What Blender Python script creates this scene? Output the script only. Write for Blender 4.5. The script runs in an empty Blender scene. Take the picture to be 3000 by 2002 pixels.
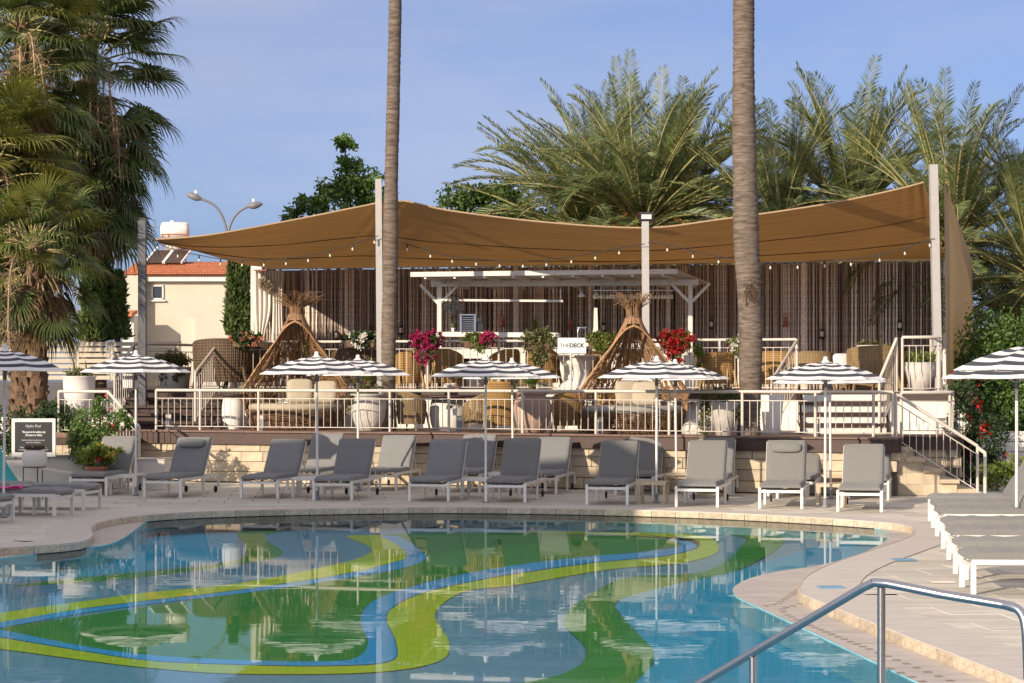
import bpy, math, random
import numpy as np
from mathutils import Vector, Matrix
from mathutils.geometry import tessellate_polygon
random.seed(7); RNG = np.random.default_rng(11)
SC = bpy.context.scene
COL = SC.collection
# ---------------------------------------------------------------- camera
F, H, HY, CX = 6000.0, 2.2, 1105.0, 1500.0      # focal length in photo pixels, eye height, horizon row, centre column
cam = bpy.data.cameras.new('camera'); camo = bpy.data.objects.new('camera', cam); COL.objects.link(camo)
camo.location = (0, 0, H); camo.rotation_euler = (math.radians(90), 0, 0)
cam.sensor_width = 36; cam.lens = 72; cam.shift_y = (HY-1001)/3000; cam.clip_end = 2000; cam.clip_start = .1
SC.camera = camo
# ---------------------------------------------------------------- sky, sun, exposure
SUN_EL, SUN_AZ = math.radians(19), math.radians(37)       # the light travels towards +x (right) and +y (away)
w = bpy.data.worlds.new('World'); SC.world = w; w.use_nodes = True
nt = w.node_tree; nt.nodes.clear()
sky = nt.nodes.new('ShaderNodeTexSky'); sky.sky_type = 'NISHITA'; sky.sun_disc = False
sky.sun_elevation = SUN_EL; sky.sun_rotation = math.pi + SUN_AZ
sky.air_density = .55; sky.dust_density = 2.0; sky.ozone_density = 6.0
tc = nt.nodes.new('ShaderNodeTexCoord')
mp = nt.nodes.new('ShaderNodeMapping'); mp.inputs['Scale'].default_value = (1.2, 1.2, 5.5)
nz = nt.nodes.new('ShaderNodeTexNoise'); nz.inputs['Scale'].default_value = 2.6; nz.inputs['Detail'].default_value = 6; nz.inputs['Roughness'].default_value = .55
# broken high cloud, thin near the horizon; unseen overhead cover added to lift ambient
cr = nt.nodes.new('ShaderNodeMapRange'); cr.inputs['From Min'].default_value = .38; cr.inputs['From Max'].default_value = .72; cr.inputs['To Min'].default_value = .24; cr.inputs['To Max'].default_value = .52
sx_ = nt.nodes.new('ShaderNodeSeparateXYZ'); cv = nt.nodes.new('ShaderNodeMapRange'); cv.interpolation_type = 'SMOOTHSTEP'
cv.inputs['From Min'].default_value = .12; cv.inputs['From Max'].default_value = .65; cv.inputs['To Max'].default_value = .72
ca_ = nt.nodes.new('ShaderNodeMath'); ca_.operation = 'ADD'; ca_.use_clamp = True
mx = nt.nodes.new('ShaderNodeMix'); mx.data_type = 'RGBA'
mx.inputs['B'].default_value = (4.3, 4.1, 4.45, 1)
bg = nt.nodes.new('ShaderNodeBackground'); bg.inputs['Strength'].default_value = .125
out = nt.nodes.new('ShaderNodeOutputWorld')
nt.links.new(tc.outputs['Generated'], mp.inputs['Vector']); nt.links.new(mp.outputs['Vector'], nz.inputs['Vector'])
nt.links.new(nz.outputs['Fac'], cr.inputs['Value']); nt.links.new(tc.outputs['Generated'], sx_.inputs[0]); nt.links.new(sx_.outputs['Z'], cv.inputs['Value'])
nt.links.new(cr.outputs['Result'], ca_.inputs[0]); nt.links.new(cv.outputs['Result'], ca_.inputs[1]); nt.links.new(ca_.outputs[0], mx.inputs['Factor'])
nt.links.new(sky.outputs['Color'], mx.inputs['A']); nt.links.new(mx.outputs['Result'], bg.inputs['Color'])
nt.links.new(bg.outputs['Background'], out.inputs['Surface'])
sl = bpy.data.lights.new('sun', 'SUN'); sl.energy = 4.3; sl.angle = math.radians(.5); sl.color = (1, .85, .66)
so = bpy.data.objects.new('sun', sl); COL.objects.link(so)
sd = Vector((math.sin(SUN_AZ)*math.cos(SUN_EL), math.cos(SUN_AZ)*math.cos(SUN_EL), -math.sin(SUN_EL)))
so.rotation_euler = sd.to_track_quat('-Z', 'Y').to_euler(); so.location = (-20, -20, 20)
SC.view_settings.view_transform = 'Standard'; SC.view_settings.look = 'None'
SC.view_settings.exposure = 0.40; SC.view_settings.gamma = 1
SC.cycles.max_bounces = 8; SC.cycles.transparent_max_bounces = 12
# ---------------------------------------------------------------- geometry helpers
def P(x, y, d): return Vector(((x-CX)/F*d, d, H-(y-HY)/F*d))
def D(y, z=0.0): return F*(H-z)/(y-HY)
def G(x, y, z=0.0):
    d = D(y, z); return Vector(((x-CX)/F*d, d, z))
def X(x, d): return (x-CX)/F*d
def Zp(y, d): return H-(y-HY)/F*d
class MB:
    def __init__(s): s.v = []; s.f = []; s.m = []; s.sm = []
    def add(s, vs, fs, m=0, smooth=False):
        o = len(s.v); s.v.extend([tuple(v) for v in vs]); s.f.extend([tuple(i+o for i in f) for f in fs])
        s.m.extend([m]*len(fs)); s.sm.extend([smooth]*len(fs)); return s
    def box(s, c, size, rot=None, m=0, taper=1.0):
        hx, hy, hz = size[0]/2, size[1]/2, size[2]/2
        vs = [Vector((x*(taper if z > 0 else 1), y*(taper if z > 0 else 1), z)) for z in (-hz, hz) for y in (-hy, hy) for x in (-hx, hx)]
        if rot is not None: vs = [rot @ v for v in vs]
        vs = [v+Vector(c) for v in vs]
        return s.add(vs, [(0,2,3,1),(4,5,7,6),(0,1,5,4),(2,6,7,3),(0,4,6,2),(1,3,7,5)], m)
    def beam(s, a, b, wd, ht, m=0, up=Vector((0,0,1))):
        a, b = Vector(a), Vector(b); t = (b-a).normalized(); r = t.cross(up)
        if r.length < 1e-4: r = t.cross(Vector((0,1,0)))
        r.normalize(); u = r.cross(t).normalized()
        vs = [p + r*sx*wd/2 + u*su*ht/2 for p in (a, b) for su in (-1, 1) for sx in (-1, 1)]
        return s.add(vs, [(0,1,3,2),(4,6,7,5),(0,4,5,1),(2,3,7,6),(0,2,6,4),(1,5,7,3)], m)
    def tube(s, pts, r, seg=6, m=0, caps=True, smooth=True):
        pts = [Vector(p) for p in pts]; n = len(pts); rs = r if isinstance(r, (list, tuple)) else [r]*n
        vs = []; prev = None
        for i, p in enumerate(pts):
            t = (pts[min(i+1, n-1)]-pts[max(i-1, 0)])
            t = t.normalized() if t.length > 1e-9 else Vector((0,0,1))
            if prev is None:
                ref = Vector((0,0,1)) if abs(t.z) < .9 else Vector((1,0,0)); a = t.cross(ref).normalized()
            else:
                a = prev - t*prev.dot(t); a = a.normalized() if a.length > 1e-6 else prev
            prev = a; b = t.cross(a)
            for k in range(seg):
                an = 2*math.pi*k/seg; vs.append(p+(a*math.cos(an)+b*math.sin(an))*rs[i])
        fs = [(i*seg+k, i*seg+(k+1) % seg, (i+1)*seg+(k+1) % seg, (i+1)*seg+k) for i in range(n-1) for k in range(seg)]
        s.add(vs, fs, m, smooth)
        if caps:
            s.add(vs[:seg], [tuple(range(seg))[::-1]], m); s.add(vs[-seg:], [tuple(range(seg))], m)
        return s
    def lathe(s, prof, c=(0,0,0), seg=20, m=0, smooth=True, wob=None, sy=1.0):
        c = Vector(c); vs = []
        for r, z in prof:
            for k in range(seg):
                an = 2*math.pi*k/seg; rr = r*(1 if wob is None else wob(an, z))
                vs.append(c+Vector((rr*math.cos(an), rr*math.sin(an)*sy, z)))
        fs = [(i*seg+k, i*seg+(k+1) % seg, (i+1)*seg+(k+1) % seg, (i+1)*seg+k) for i in range(len(prof)-1) for k in range(seg)]
        return s.add(vs, fs, m, smooth)
    def grid(s, fn, nu, nv, m=0, smooth=True):
        vs = [fn(i/nu, j/nv) for j in range(nv+1) for i in range(nu+1)]
        return s.add(vs, [(j*(nu+1)+i, j*(nu+1)+i+1, (j+1)*(nu+1)+i+1, (j+1)*(nu+1)+i) for j in range(nv) for i in range(nu)], m, smooth)
    def poly(s, pts, z=None, m=0, holes=()):
        loops = [[Vector((p[0], p[1], 0)) for p in pts]] + [[Vector((p[0], p[1], 0)) for p in h] for h in holes]
        tri = tessellate_polygon(loops); al = [v for l in loops for v in l]
        zs = z if z is not None else 0
        vs = [(v.x, v.y, zs) for v in al]; fs = []
        for t in tri:
            a, b, c = (al[i] for i in t)
            fs.append(t if (b-a).cross(c-a).z > 0 else (t[0], t[2], t[1]))
        return s.add(vs, fs, m)
    def ball(s, c, r, seg=8, rings=5, m=0, sq=(1,1,1)):
        prof = [(max(1e-4, math.sin(math.pi*i/rings))*r, -math.cos(math.pi*i/rings)*r*sq[2]) for i in range(rings+1)]
        return s.lathe(prof, c, seg, m)
    def mesh(s, name, mats):
        me = bpy.data.meshes.new(name); me.from_pydata(s.v, [], s.f)
        for mt in (mats if isinstance(mats, (list, tuple)) else [mats]): me.materials.append(mt)
        me.polygons.foreach_set('material_index', s.m); me.polygons.foreach_set('use_smooth', s.sm)
        me.update(); return me
def link(name, me, parent=None, loc=(0,0,0), rz=0, **kw):
    o = bpy.data.objects.new(name, me); COL.objects.link(o); o.location = loc; o.rotation_euler = (0, 0, rz)
    if parent is not None: o.parent = parent
    for k, v in kw.items():
        if v is not None: o[k] = v
    return o
def thing(name, label, cat, loc=(0,0,0), rz=0, group=None):
    return link(name, None, None, loc, rz, label=label, category=cat, group=group)
def part(mb, name, mats, parent, world=False, **kw):
    """world=True: the mesh is given in world coordinates, the thing is unrotated"""
    if world:
        l = parent.location; p = parent.parent
        off = Vector(l)
        while p is not None: off = off+Vector(p.location); p = p.parent
        mb.v = [(v[0]-off.x, v[1]-off.y, v[2]-off.z) for v in mb.v]
    return link(name, mb.mesh(name, mats), parent, **kw)
def single(mb, name, mats, label, cat, loc=(0,0,0), group=None, rz=0, world=False):
    if world: mb.v = [(v[0]-loc[0], v[1]-loc[1], v[2]-loc[2]) for v in mb.v]
    return link(name, mb.mesh(name, mats), None, loc, rz, label=label, category=cat, group=group)
def struct(mb, name, mats, parent=None): 
    return link(name, mb.mesh(name, mats), parent, kind='structure')
def kids(o): return list(o.children)
def dup(o, loc, rz=None, label=None, parent=None):
    c = o.copy(); COL.objects.link(c); c.parent = parent
    if parent is None:
        c.location = loc
        if rz is not None: c.rotation_euler = (0, 0, rz)
        if label: c['label'] = label
    for ch in kids(o): dup(ch, None, parent=c)
    return c
def inst(name, me, parent, loc, rot=(0,0,0), sc=(1,1,1), **kw):
    o = bpy.data.objects.new(name, me); COL.objects.link(o); o.parent = parent
    o.location = loc; o.rotation_euler = rot; o.scale = sc
    for k, v in kw.items(): o[k] = v
    return o
def smooth_curve(pts, n=8, closed=False):
    pts = [Vector(p) for p in pts]; N = len(pts); res = []
    rng = range(N if closed else N-1)
    for i in rng:
        if closed: p0, p1, p2, p3 = pts[(i-1) % N], pts[i], pts[(i+1) % N], pts[(i+2) % N]
        else: p0, p1, p2, p3 = pts[max(i-1,0)], pts[i], pts[i+1], pts[min(i+2,N-1)]
        for k in range(n):
            t = k/n
            res.append(.5*((2*p1)+(-p0+p2)*t+(2*p0-5*p1+4*p2-p3)*t*t+(-p0+3*p1-3*p2+p3)*t**3))
    if not closed: res.append(pts[-1])
    return res
def inside(p, poly):
    x, y = p[0], p[1]; c = False; n = len(poly); j = n-1
    for i in range(n):
        xi, yi, xj, yj = poly[i][0], poly[i][1], poly[j][0], poly[j][1]
        if (yi > y) != (yj > y) and x < (xj-xi)*(y-yi)/(yj-yi)+xi: c = not c
        j = i
    return c
# ---------------------------------------------------------------- materials
MATS = {}
def mat(name, col, rough=.6, var=.15, nscale=6, bump=0, bscale=40, metal=0, spec=.5, stretch=(1,1,1), trans=None, col2=None, coord='Object', detail=5, sheen=0):
    if name in MATS: return MATS[name]
    m = bpy.data.materials.new(name); m.use_nodes = True; n = m.node_tree.nodes; L = m.node_tree.links
    b = n['Principled BSDF']; b.inputs['Roughness'].default_value = rough; b.inputs['Metallic'].default_value = metal
    b.inputs['Specular IOR Level'].default_value = spec
    if sheen: b.inputs['Sheen Weight'].default_value = sheen
    t = n.new('ShaderNodeTexCoord'); mpn = n.new('ShaderNodeMapping'); mpn.inputs['Scale'].default_value = stretch
    L.new(t.outputs[coord], mpn.inputs['Vector'])
    a = n.new('ShaderNodeTexNoise'); a.inputs['Scale'].default_value = nscale; a.inputs['Detail'].default_value = detail; a.inputs['Roughness'].default_value = .62
    L.new(mpn.outputs['Vector'], a.inputs['Vector'])
    r = n.new('ShaderNodeValToRGB'); r.color_ramp.elements[0].position = .3; r.color_ramp.elements[1].position = .7
    c2 = col2 if col2 else tuple(min(1, c*(1+var)) for c in col)
    r.color_ramp.elements[0].color = (*[c*(1-var) for c in col], 1); r.color_ramp.elements[1].color = (*c2, 1)
    L.new(a.outputs['Fac'], r.inputs['Fac'])
    # each object a touch lighter or darker
    oi = n.new('ShaderNodeObjectInfo'); mr = n.new('ShaderNodeMapRange'); mr.inputs['To Min'].default_value = 1-var*.6; mr.inputs['To Max'].default_value = 1+var*.6
    L.new(oi.outputs['Random'], mr.inputs['Value'])
    vm = n.new('ShaderNodeVectorMath'); vm.operation = 'SCALE'; L.new(r.outputs['Color'], vm.inputs[0]); L.new(mr.outputs['Result'], vm.inputs['Scale'])
    L.new(vm.outputs['Vector'], b.inputs['Base Color'])
    if bump:
        bn = n.new('ShaderNodeTexNoise'); bn.inputs['Scale'].default_value = bscale; bn.inputs['Detail'].default_value = 4
        L.new(mpn.outputs['Vector'], bn.inputs['Vector'])
        bp = n.new('ShaderNodeBump'); bp.inputs['Strength'].default_value = bump; bp.inputs['Distance'].default_value = .02
        L.new(bn.outputs['Fac'], bp.inputs['Height']); L.new(bp.outputs['Normal'], b.inputs['Normal'])
    if trans:
        tr = n.new('ShaderNodeBsdfTranslucent'); ms = n.new('ShaderNodeMixShader'); ms.inputs['Fac'].default_value = trans
        sc_ = n.new('ShaderNodeVectorMath'); sc_.operation = 'MULTIPLY'; sc_.inputs[1].default_value = (1.25, 1.2, .7)
        L.new(vm.outputs['Vector'], sc_.inputs[0]); L.new(sc_.outputs['Vector'], tr.inputs['Color'])
        L.new(b.outputs['BSDF'], ms.inputs[1]); L.new(tr.outputs['BSDF'], ms.inputs[2])
        L.new(ms.outputs['Shader'], n['Material Output'].inputs['Surface'])
    MATS[name] = m; return m
def weave(name, col, dark, sx=60, sz=40, rough=.6):
    """woven wicker: two crossed wave fields, colour and relief"""
    if name in MATS: return MATS[name]
    m = mat(name, col, rough, .2, 3); n = m.node_tree.nodes; L = m.node_tree.links; b = n['Principled BSDF']
    t = n.new('ShaderNodeTexCoord')
    ws = []
    for ax, s in (('Z', sz), ('X', sx)):
        wv = n.new('ShaderNodeTexWave'); wv.bands_direction = ax; wv.inputs['Scale'].default_value = s/6.28*1.0; wv.inputs['Distortion'].default_value = .8
        L.new(t.outputs['Object'], wv.inputs['Vector']); ws.append(wv)
    mu = n.new('ShaderNodeMath'); mu.operation = 'MULTIPLY'; L.new(ws[0].outputs['Fac'], mu.inputs[0]); L.new(ws[1].outputs['Fac'], mu.inputs[1])
    src = b.inputs['Base Color'].links[0].from_socket
    mx = n.new('ShaderNodeMix'); mx.data_type = 'RGBA'; mx.inputs['A'].default_value = (*dark, 1)
    ad = n.new('ShaderNodeMapRange'); ad.inputs['To Min'].default_value = .35; ad.inputs['From Max'].default_value = .45
    L.new(mu.outputs[0], ad.inputs['Value']); L.new(ad.outputs['Result'], mx.inputs['Factor']); L.new(src, mx.inputs['B']); L.new(mx.outputs['Result'], b.inputs['Base Color'])
    bp = n.new('ShaderNodeBump'); bp.inputs['Strength'].default_value = .6; bp.inputs['Distance'].default_value = .02
    L.new(mu.outputs[0], bp.inputs['Height']); L.new(bp.outputs['Normal'], b.inputs['Normal'])
    return m
M = {
 'paving': mat('pale_stone_paving', (.55,.50,.42), .75, .22, 1.6, .25, 60, stretch=(.6,2.5,1)),
 'joint': mat('paving_joint', (.13,.11,.09), .9, .2, 5),
 'coping': mat('coping_stone', (.56,.50,.44), .7, .12, 4, .3, 70, stretch=(.5,2.5,1)),
 'riser': mat('tiled_riser', (.50,.41,.30), .6, .3, 9, .4, 40, stretch=(1,1,3)),
 'wetledge': mat('wet_ledge_tile', (.48,.42,.37), .5, .2, 3, .2, 30, stretch=(.7,2,1)),
 'grate': mat('gutter_grate', (.22,.18,.15), .7, .2, 20),
 'white_metal': mat('white_painted_metal', (.74,.71,.66), .35, .05, 8),
 'rail': mat('cream_painted_rail', (.58,.52,.45), .4, .07, 6),
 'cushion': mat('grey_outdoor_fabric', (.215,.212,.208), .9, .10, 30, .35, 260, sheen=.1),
 'cushion_lit': mat('grey_outdoor_fabric_lit', (.19,.184,.174), .9, .10, 30, .35, 260, sheen=.1),  # second tone of the grey fabric for sunlit loungers, light put into colour
 'galv': mat('pale_grey_steel', (.42,.40,.38), .45, .06, 8),
 'rubber': mat('black_rubber', (.02,.02,.02), .7),
 'steel': mat('brushed_steel', (.50,.49,.49), .22, .05, 20, .03, 200, metal=1),
 'cream_slat': mat('cream_table_slat', (.50,.40,.27), .6, .15, 8, .2, 60, stretch=(1,6,1)),  # cream finish for the tables right of centre; the others are white
 'stripe_white': mat('white_canvas', (.74,.71,.68), .85, .05, 6, .15, 300),
 'stripe_dark': mat('navy_canvas', (.045,.05,.065), .85, .1, 6, .15, 300),
 'fascia': mat('dark_red_brown_timber', (.045,.019,.012), .5, .3, 5, .2, 40, stretch=(1,1,8)),
 'deckwood': mat('weathered_brown_decking', (.17,.10,.075), .65, .25, 6, .2, 50, stretch=(.4,4,1)),
 'stone': mat('cut_sandstone', (.50,.41,.29), .85, .17, 4, .5, 35),
 'mortar': mat('wall_mortar', (.15,.12,.09), .95),
 'stonetread': mat('stone_stair_tread', (.46,.37,.26), .75, .12, 6, .3, 60),
 'render': mat('white_render', (.72,.68,.62), .8, .05, 2, .2, 60),
 'housewall': mat('cream_house_render', (.56,.50,.40), .85, .05, 1, .2, 60),
 'rooftile': mat('terracotta_roof_tile', (.50,.17,.07), .75, .3, 7, .3, 30),
 'terracotta': mat('terracotta', (.42,.16,.09), .8, .3, 8, .4, 40),
 'potstone': mat('weathered_jar', (.42,.34,.30), .85, .28, 5, .5, 25, col2=(.40,.24,.18)),
 'potwhite': mat('whitewashed_pot', (.58,.54,.49), .8, .16, 6, .5, 30),
 'trunk': mat('ringed_palm_bark', (.15,.10,.072), .9, .45, 4, 1.0, 18, stretch=(1,1,6), col2=(.29,.23,.18)),
 'fibre': mat('old_palm_boots', (.14,.085,.05), .9, .4, 8, .8, 20),
 'bark': mat('brown_bark', (.10,.07,.05), .9, .3, 8, .6, 30),
 'frond': mat('date_palm_leaflet', (.075,.12,.038), .45, .45, 1.5, trans=.3, col2=(.24,.29,.11)),
 'frond_y': mat('yellowing_leaflet', (.30,.27,.07), .5, .3, 1.5, trans=.35, col2=(.42,.33,.10)),
 'rachis': mat('frond_stem', (.34,.30,.12), .6, .25, 4),
 'fan': mat('fan_palm_leaf', (.075,.115,.035), .38, .4, 2, trans=.3, col2=(.17,.22,.06)),
 'fan_y': mat('fan_palm_leaf_bright', (.15,.18,.035), .45, .3, 2, trans=.38, col2=(.28,.27,.06)),
 'fan_dead': mat('dry_fan_leaf', (.17,.10,.045), .8, .4, 3, trans=.2, col2=(.25,.15,.07)),
 'seedstalk': mat('dry_seed_stalk', (.42,.29,.17), .85, .25, 4),
 'leaf': mat('glossy_green_leaf', (.075,.15,.035), .45, .35, 3, trans=.3, col2=(.15,.25,.055)),
 'leaf_y': mat('yellow_green_leaf', (.13,.19,.035), .5, .35, 3, trans=.3, col2=(.23,.27,.05)),
 'leaf_d': mat('dark_green_leaf', (.03,.06,.018), .5, .35, 3, trans=.2, col2=(.065,.11,.035)),
 'leaf_o': mat('olive_green_leaf', (.10,.115,.035), .6, .3, 3, trans=.2, col2=(.17,.17,.06)),
 'cypress': mat('cypress_foliage', (.055,.095,.022), .7, .4, 2, trans=.15, col2=(.14,.19,.04)),
 'pink': mat('magenta_petals', (.42,.02,.12), .6, .25, 9, trans=.3),
 'red': mat('red_petals', (.42,.012,.015), .6, .25, 9, trans=.25),
 'whitep': mat('white_petals', (.75,.72,.70), .6, .05, 9, trans=.3),
 'yellowp': mat('yellow_petals', (.65,.52,.08), .6, .15, 9, trans=.3),
 'cane': mat('rattan_cane', (.30,.165,.075), .55, .35, 6),
 'cane_d': mat('dark_rattan_cane', (.15,.08,.04), .6, .35, 6),
 'linen': mat('beige_linen', (.43,.36,.26), .9, .1, 10, .3, 120),
 'greyseat': mat('grey_mattress_fabric', (.30,.285,.26), .9, .08, 10, .2, 150),
 'sail': mat('tan_shade_cloth', (.31,.17,.088), .85, .16, 1.2, .25, 90, trans=.34, stretch=(.5,5,1)),
 'sail_v': mat('light_tan_shade_cloth', (.47,.33,.20), .85, .05, 2, .1, 200, trans=.25),
 'ropeband': mat('rope_wall_backing', (.15,.11,.09), .9, .3, 5),
 'black': mat('black_plastic', (.02,.02,.022), .5),
 'blackboard': mat('black_notice_board', (.016,.016,.018), .5, .05),
 'ink': mat('white_lettering', (.7,.7,.7), .6, 0),
 'dark_ink': mat('charcoal_lettering', (.05,.05,.055), .6, 0),
 'glass': None,
 'bulb': mat('frosted_bulb', (.85,.80,.72), .15, .03, trans=.3),
 'pink_towel': mat('pink_towel', (.75,.06,.30), .9, .1),
 'teal': mat('turquoise_canopy', (.06,.42,.42), .7, .1, 3),
 'blue_lid': mat('blue_skimmer_lid', (.16,.30,.42), .5, .1),
 'soil': mat('soil', (.06,.04,.025), .95, .3, 9),
 'lamp_metal': mat('galvanised_lamp_metal', (.17,.17,.175), .5, .1, 10),
 'solar': mat('solar_collector', (.06,.035,.025), .25, .1),
 'darkpost': mat('dark_grey_post', (.10,.10,.11), .5, .06),
 'bollard': mat('grey_bollard', (.24,.25,.27), .5, .06),
}
g = bpy.data.materials.new('window_glass'); g.use_nodes = True
g.node_tree.nodes['Principled BSDF'].inputs['Base Color'].default_value = (.03,.035,.045,1); g.node_tree.nodes['Principled BSDF'].inputs['Roughness'].default_value = .08
M['glass'] = g
ROPES = [mat('rope_'+n, c, .9, .28, 10, .8, 45, stretch=(1,1,2.6)) for n, c in
         (('cream', (.78,.71,.62)), ('taupe', (.46,.38,.32)), ('brown', (.30,.22,.18)), ('sand', (.60,.50,.40)))]
WICK = weave('honey_wicker', (.45,.27,.085), (.12,.06,.02)); WICKD = weave('dark_wicker', (.16,.10,.055), (.03,.018,.01))
WICKT = weave('straw_wicker', (.36,.25,.12), (.09,.055,.025), 90, 60)
# ================================================================ ground, pool
def dq(x, y): return (x*3000/2350, y*3000/2350)       # a point read in the 2350-wide view
WZ = -.11                                             # water level
inner_px = [(-60,1290),(0,1283),(120,1268),(195,1258),(250,1250),(290,1232),(318,1212),(350,1194),(450,1184),(700,1177),(1000,1176),(1300,1181),(1600,1190),(1850,1201),(1990,1212),(2030,1222),(2035,1240),(2000,1262),(1940,1285),(1860,1303),(1790,1313),(1720,1330),(1683,1352),(1690,1372)]
inner = [G(*dq(*p), WZ) for p in inner_px]
inner = smooth_curve([v.to_2d() for v in inner], 5)
inner = [Vector((-14, 24.5)), Vector((-9.5, 25.2))] + inner + [Vector((3.05,15.5)), Vector((3.7,9)), Vector((3.9,5)), Vector((-14,5))]
outer_px = [(-60,1262),(0,1258),(100,1252),(185,1243),(212,1228),(207,1214),(225,1200),(300,1186),(450,1175),(700,1168),(1000,1164),(1300,1167),(1600,1175),(1850,1187),(2000,1197),(2075,1205),(2100,1216),(2085,1234),(2010,1260),(1920,1290),(1860,1318),(1835,1345),(1842,1364)]
outer = [G(*dq(*p)) for p in outer_px]
outer = smooth_curve([v.to_2d() for v in outer], 5)
outer = [Vector((-14, 25.6)), Vector((-9.5, 26.1))] + outer + [G(*dq(2000,1428)).to_2d(), G(*dq(2350,1563)).to_2d(), Vector((5.0,9)), Vector((5.3,3.5)), Vector((-14,3.5))]
def offset(poly, w_):
    n = len(poly); r = []
    for i in range(n):
        t = (poly[(i+1) % n]-poly[i-1]).normalized(); r.append(poly[i]+Vector((-t.y, t.x))*w_)
    return r
cop = offset(outer, .62)
# orientation check: the copy must lie outside
if inside(cop[40], outer): cop = offset(outer, -.62)
big = [(-400,-60),(400,-60),(400,900),(-400,900)]
struct(MB().poly(big, -.014, holes=[outer]), 'ground', M['joint'])
def ring(a, b, z, mt, name):
    mb = MB(); n = len(a)
    mb.add([(p[0],p[1],z) for p in a]+[(p[0],p[1],z) for p in b], [(i, (i+1) % n, n+(i+1) % n, n+i) for i in range(n)])
    return struct(mb, name, mt)
ring(outer, cop, 0.0, M['coping'], 'pool_coping')
mb = MB(); n = len(outer)
for i in range(n):                                          # riser blocks standing round the pool
    a, b = outer[i], outer[(i+1) % n]
    mb.add([(a.x,a.y,-.2),(b.x,b.y,-.2),(b.x,b.y,-.003),(a.x,a.y,-.003)], [(0,1,2,3)])
pr = struct(mb, 'pool_riser', M['joint'])
vis = [p for p in outer[2:-3]]; s_acc = 0; path_ = [vis[0]]
for a, b in zip(vis, vis[1:]):                              # even steps of .42 m
    L = (b-a).length; 
    while s_acc+L >= .42:
        t = (.42-s_acc)/L; a = a.lerp(b, t); path_.append(a.copy()); L = (b-a).length; s_acc = 0
    s_acc += L
rbm = [MB().add([(-.205,-.012,-.1),(.205,-.012,-.1),(.205,.03,-.1),(-.205,.03,-.1),(-.203,-.012,-.006),(.203,-.012,-.006),(.203,.03,-.006),(-.203,.03,-.006)], [(0,1,5,4),(1,2,6,5),(2,3,7,6),(3,0,4,7),(4,5,6,7)]).mesh('riser_block', M['riser'])]
for a, b in list(zip(path_, path_[1:]))[:290]:
    d_ = (b-a).normalized(); c = (a+b)/2; nv = Vector((-d_.y, d_.x)); sg = 1 if inside(c+nv*.15, outer) else -1
    c = c+nv*sg*.012
    inst('riser_block', rbm[0], pr, (c.x, c.y, 0), (0,0,math.atan2(d_.y, d_.x)+(math.pi if sg > 0 else 0)))
mb = MB()
for lo, hi, off in ((-.012,.004,.012),):
    o2 = offset(outer, -off if inside(cop[40], outer) is False else off)
    for i in range(n):
        a, b, c, d_ = outer[i], outer[(i+1)%n], o2[(i+1)%n], o2[i]
        mb.add([(a.x,a.y,hi),(b.x,b.y,hi),(c.x,c.y,hi),(d_.x,d_.y,hi),(c.x,c.y,lo-.02),(d_.x,d_.y,lo-.02)], [(0,1,2,3),(3,2,4,5)])
struct(mb, 'coping_nosing', M['coping'])
struct(MB().poly(outer, WZ+.012, holes=[inner]), 'pool_ledge', M['wetledge'])
mb = MB(); m_ = len(inner)
for i in range(m_):
    a, b = inner[i], inner[(i+1) % m_]
    mb.add([(a.x,a.y,-.55),(b.x,b.y,-.55),(b.x,b.y,WZ+.010),(a.x,a.y,WZ+.010)], [(0,1,2,3)])
BZ = -.36
tile = mat('pool_wall_tile', (.30,.62,.66), .4, .15, 3)
struct(mb, 'pool_wall', tile)
def poolmat(name, c):
    m = mat('pool_mosaic_'+name, c, .5, .14, 9, coord='Object'); return m
PM = {k: poolmat(k, c) for k, c in (('slate', (.15,.38,.52)), ('green', (.035,.34,.03)), ('lime', (.55,.74,.004)), ('blue', (.03,.45,.95)), ('aqua', (.03,.52,.78)), ('pale', (.40,.60,.62)))}
struct(MB().poly(inner, BZ), 'pool_floor', PM['slate'])
def z4(*p): return [(x/1.5667, 1450+y/1.5667) for x, y in p]
def z5(*p): return [(1200+x/1.958, 1450+y/1.958) for x, y in p]
LV = [0]
def field(name, pts, k, smooth=True):
    q = [G(x, y, BZ).to_2d() for x, y in pts]
    if smooth: q = smooth_curve(q, 4, True)
    LV[0] += 1
    struct(MB().poly(q, BZ+.0012*LV[0]), name, PM[k])
def band(name, left, right, k):
    """a ribbon between two edges read in the photo"""
    a = smooth_curve([G(x,y,BZ).to_2d() for x,y in left], 6); b = smooth_curve([G(x,y,BZ).to_2d() for x,y in right], 6)
    LV[0] += 1
    mb = MB(); n_ = len(a)
    mb.add([(p.x,p.y,BZ+.0012*LV[0]) for p in a]+[(p.x,p.y,BZ+.0012*LV[0]) for p in b], [(i,i+1,n_+i+1,n_+i) for i in range(n_-1)])
    struct(mb, name, PM[k])
field('pool_floor_aqua_field', z4((-700,120),(500,240),(640,150),(900,95),(1400,84),(2350,86),(3200,100),(3600,150),(3500,180),(2300,125),(1500,130),(1110,165),(1050,300),(680,345),(300,385),(-700,440)), 'aqua', False)
field('pool_floor_green_arm', z4((60,420),(340,385),(1040,312),(1130,240),(1110,170),(1500,140),(1220,185),(1300,265),(1180,305),(700,375),(340,405)), 'green')
field('pool_floor_green_field', z4((-20,625),(400,555),(1000,468),(1800,350),(1900,270),(1750,188),(2300,175),(3100,188),(3160,230),(2700,290),(2100,372),(1850,435),(1700,500),(1650,580),(1690,680),(1640,750),(1400,772),(1000,762),(600,735),(300,690)), 'green')
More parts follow.
